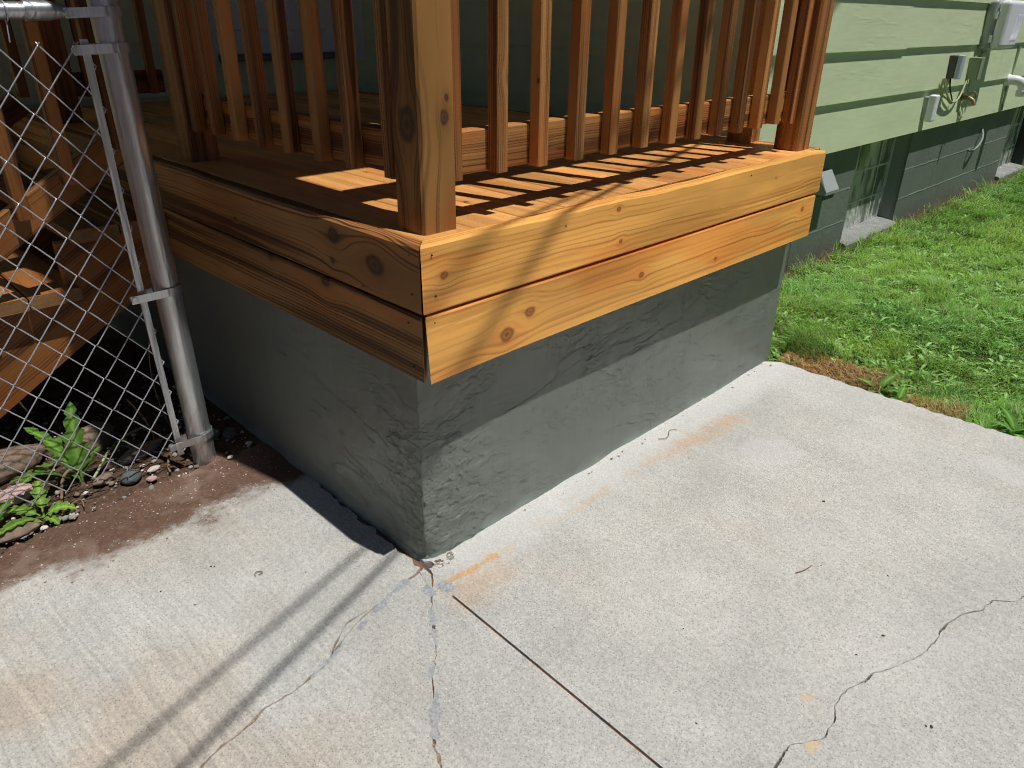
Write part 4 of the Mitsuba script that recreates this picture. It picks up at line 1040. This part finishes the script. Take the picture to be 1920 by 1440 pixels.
def broad(n, x0, x1, y0, y1, seed):
    r = np.random.default_rng(seed)
    Vs, Fs, Cs, k = [], [], [], 0
    for _ in range(n):
        x = x0 + (x1 - x0) * r.random(); y = y0 + (y1 - y0) * r.random()
        if r.random() > lawn_density(np.array([x]), np.array([y]))[0] + .05: continue
        for _ in range(r.integers(3, 7)):
            v, f, c = make_leaf(np.array([x, y, -.025]), r.random() * 6.28, -.1 + .8 * r.random() ** 2 + .3, .025 + .035 * r.random(), .005 + .007 * r.random(), droop=.9, lobes=4, lobed=.35 * (r.random() < .5), col=np.array([.30, .50, .18]) * (.7 + .6 * r.random()), n=7)
            Vs.append(v); Fs.append(f + k); Cs.append(c); k += len(v)
    return np.vstack(Vs), np.vstack(Fs), np.vstack(Cs)
sets = [blades(100000, 1.75, 4.0, -1.2, .62, .055, .0023, 1, lean=1.25), blades(80000, 4.0, 9.5, -.7, .62, .070, .0036, 2, lean=1.1), blades(16000, 1.75, 11, -5, -1.3, .07, .006, 3),
        broad(1900, 1.78, 4.2, -1.0, .55, 6), broad(900, 4.2, 8.5, -.5, .55, 8),
        # taller dark tufts near the slab
        blades(520, 1.93, 2.10, -.06, .10, .105, .0026, 31, dens=False, cols=((.06, .17, .045), (.12, .26, .07), (.20, .34, .12)), lean=1.0),
        blades(420, 1.90, 2.05, -.60, -.44, .055, .0024, 32, dens=False, cols=((.05, .14, .045), (.10, .22, .07), (.16, .28, .10)), lean=1.1),
        blades(500, 3.0, 6.5, .44, .60, .11, .004, 33, dens=False), blades(420, 1.748, 1.80, -1.0, -.62, .06, .0026, 34, dens=False, lean=1.35), blades(160, 1.752, 1.79, -.62, -.25, .05, .0024, 35, dens=False, lean=1.4)]
k, Vs, Fs, Cs = 0, [], [], []
for v, f, c in sets:
    Vs.append(v); Fs.append(f + k); Cs.append(c); k += len(v)
scene['lawn_grass'] = mikit.ply((np.vstack(Vs), np.vstack(Fs)), 'blade', smooth=False, color=np.vstack(Cs))
labels['lawn_grass'] = {'label': 'bright green lawn of mixed grass and small broad-leaved weeds beside the house', 'category': 'grass', 'kind': 'stuff'}
stc = ((.26, .17, .095), (.52, .38, .22), (.78, .64, .44))
sd = [blades(3200, 1.760, 2.02, -.32, .06, .050, .0021, 41, dens=False, cols=stc, lean=1.75, zed=-.02), blades(600, 1.765, 1.90, -.62, -.40, .045, .0020, 42, dens=False, cols=stc, lean=1.75, zed=-.02), blades(500, 1.80, 2.6, .25, .58, .04, .0020, 43, dens=False, cols=stc, lean=1.7, zed=-.025)]
k, Vs, Fs, Cs = 0, [], [], []
for v, f, c in sd:
    Vs.append(v); Fs.append(f + k); Cs.append(c); k += len(v)
scene['dry_grass'] = mikit.ply((np.vstack(Vs), np.vstack(Fs)), 'blade', smooth=False, color=np.vstack(Cs))
labels['dry_grass'] = {'label': 'dry straw-coloured dead grass at the far corner of the concrete', 'category': 'dry grass', 'kind': 'stuff'}
ew = np.random.default_rng(77)
for i, (x, y, s, txt) in enumerate(((1.86, -.32, 1.0, 'weed rosette on the lawn edge between the two straw patches'), (1.83, -.40, .8, 'weed rosette at the lawn edge just nearer than the first rosette'), (1.86, -.76, 1.15, 'broad leafy weed spilling over the concrete edge near the right side'), (1.84, -.70, .8, 'small leafy weed at the concrete edge left of the broad one'), (1.80, .03, .8, 'pale green weed against the foot of the rendered base'))):
    wk = thing('lawn_weed', txt, 'weed', 'weeds at the lawn edge')
    for _ in range(9):
        leaf_part(wk, np.array([x, y, -.02]) + ew.normal(0, .006, 3) * [1, 1, 0], ew.random() * 6.28, .25 + .7 * ew.random(), (.06 + .05 * ew.random()) * s, (.012 + .008 * ew.random()) * s, droop=.9, lobes=4, lobed=.3, col=np.array([.15, .32, .07]) * (.8 + .5 * ew.random()), n=14)
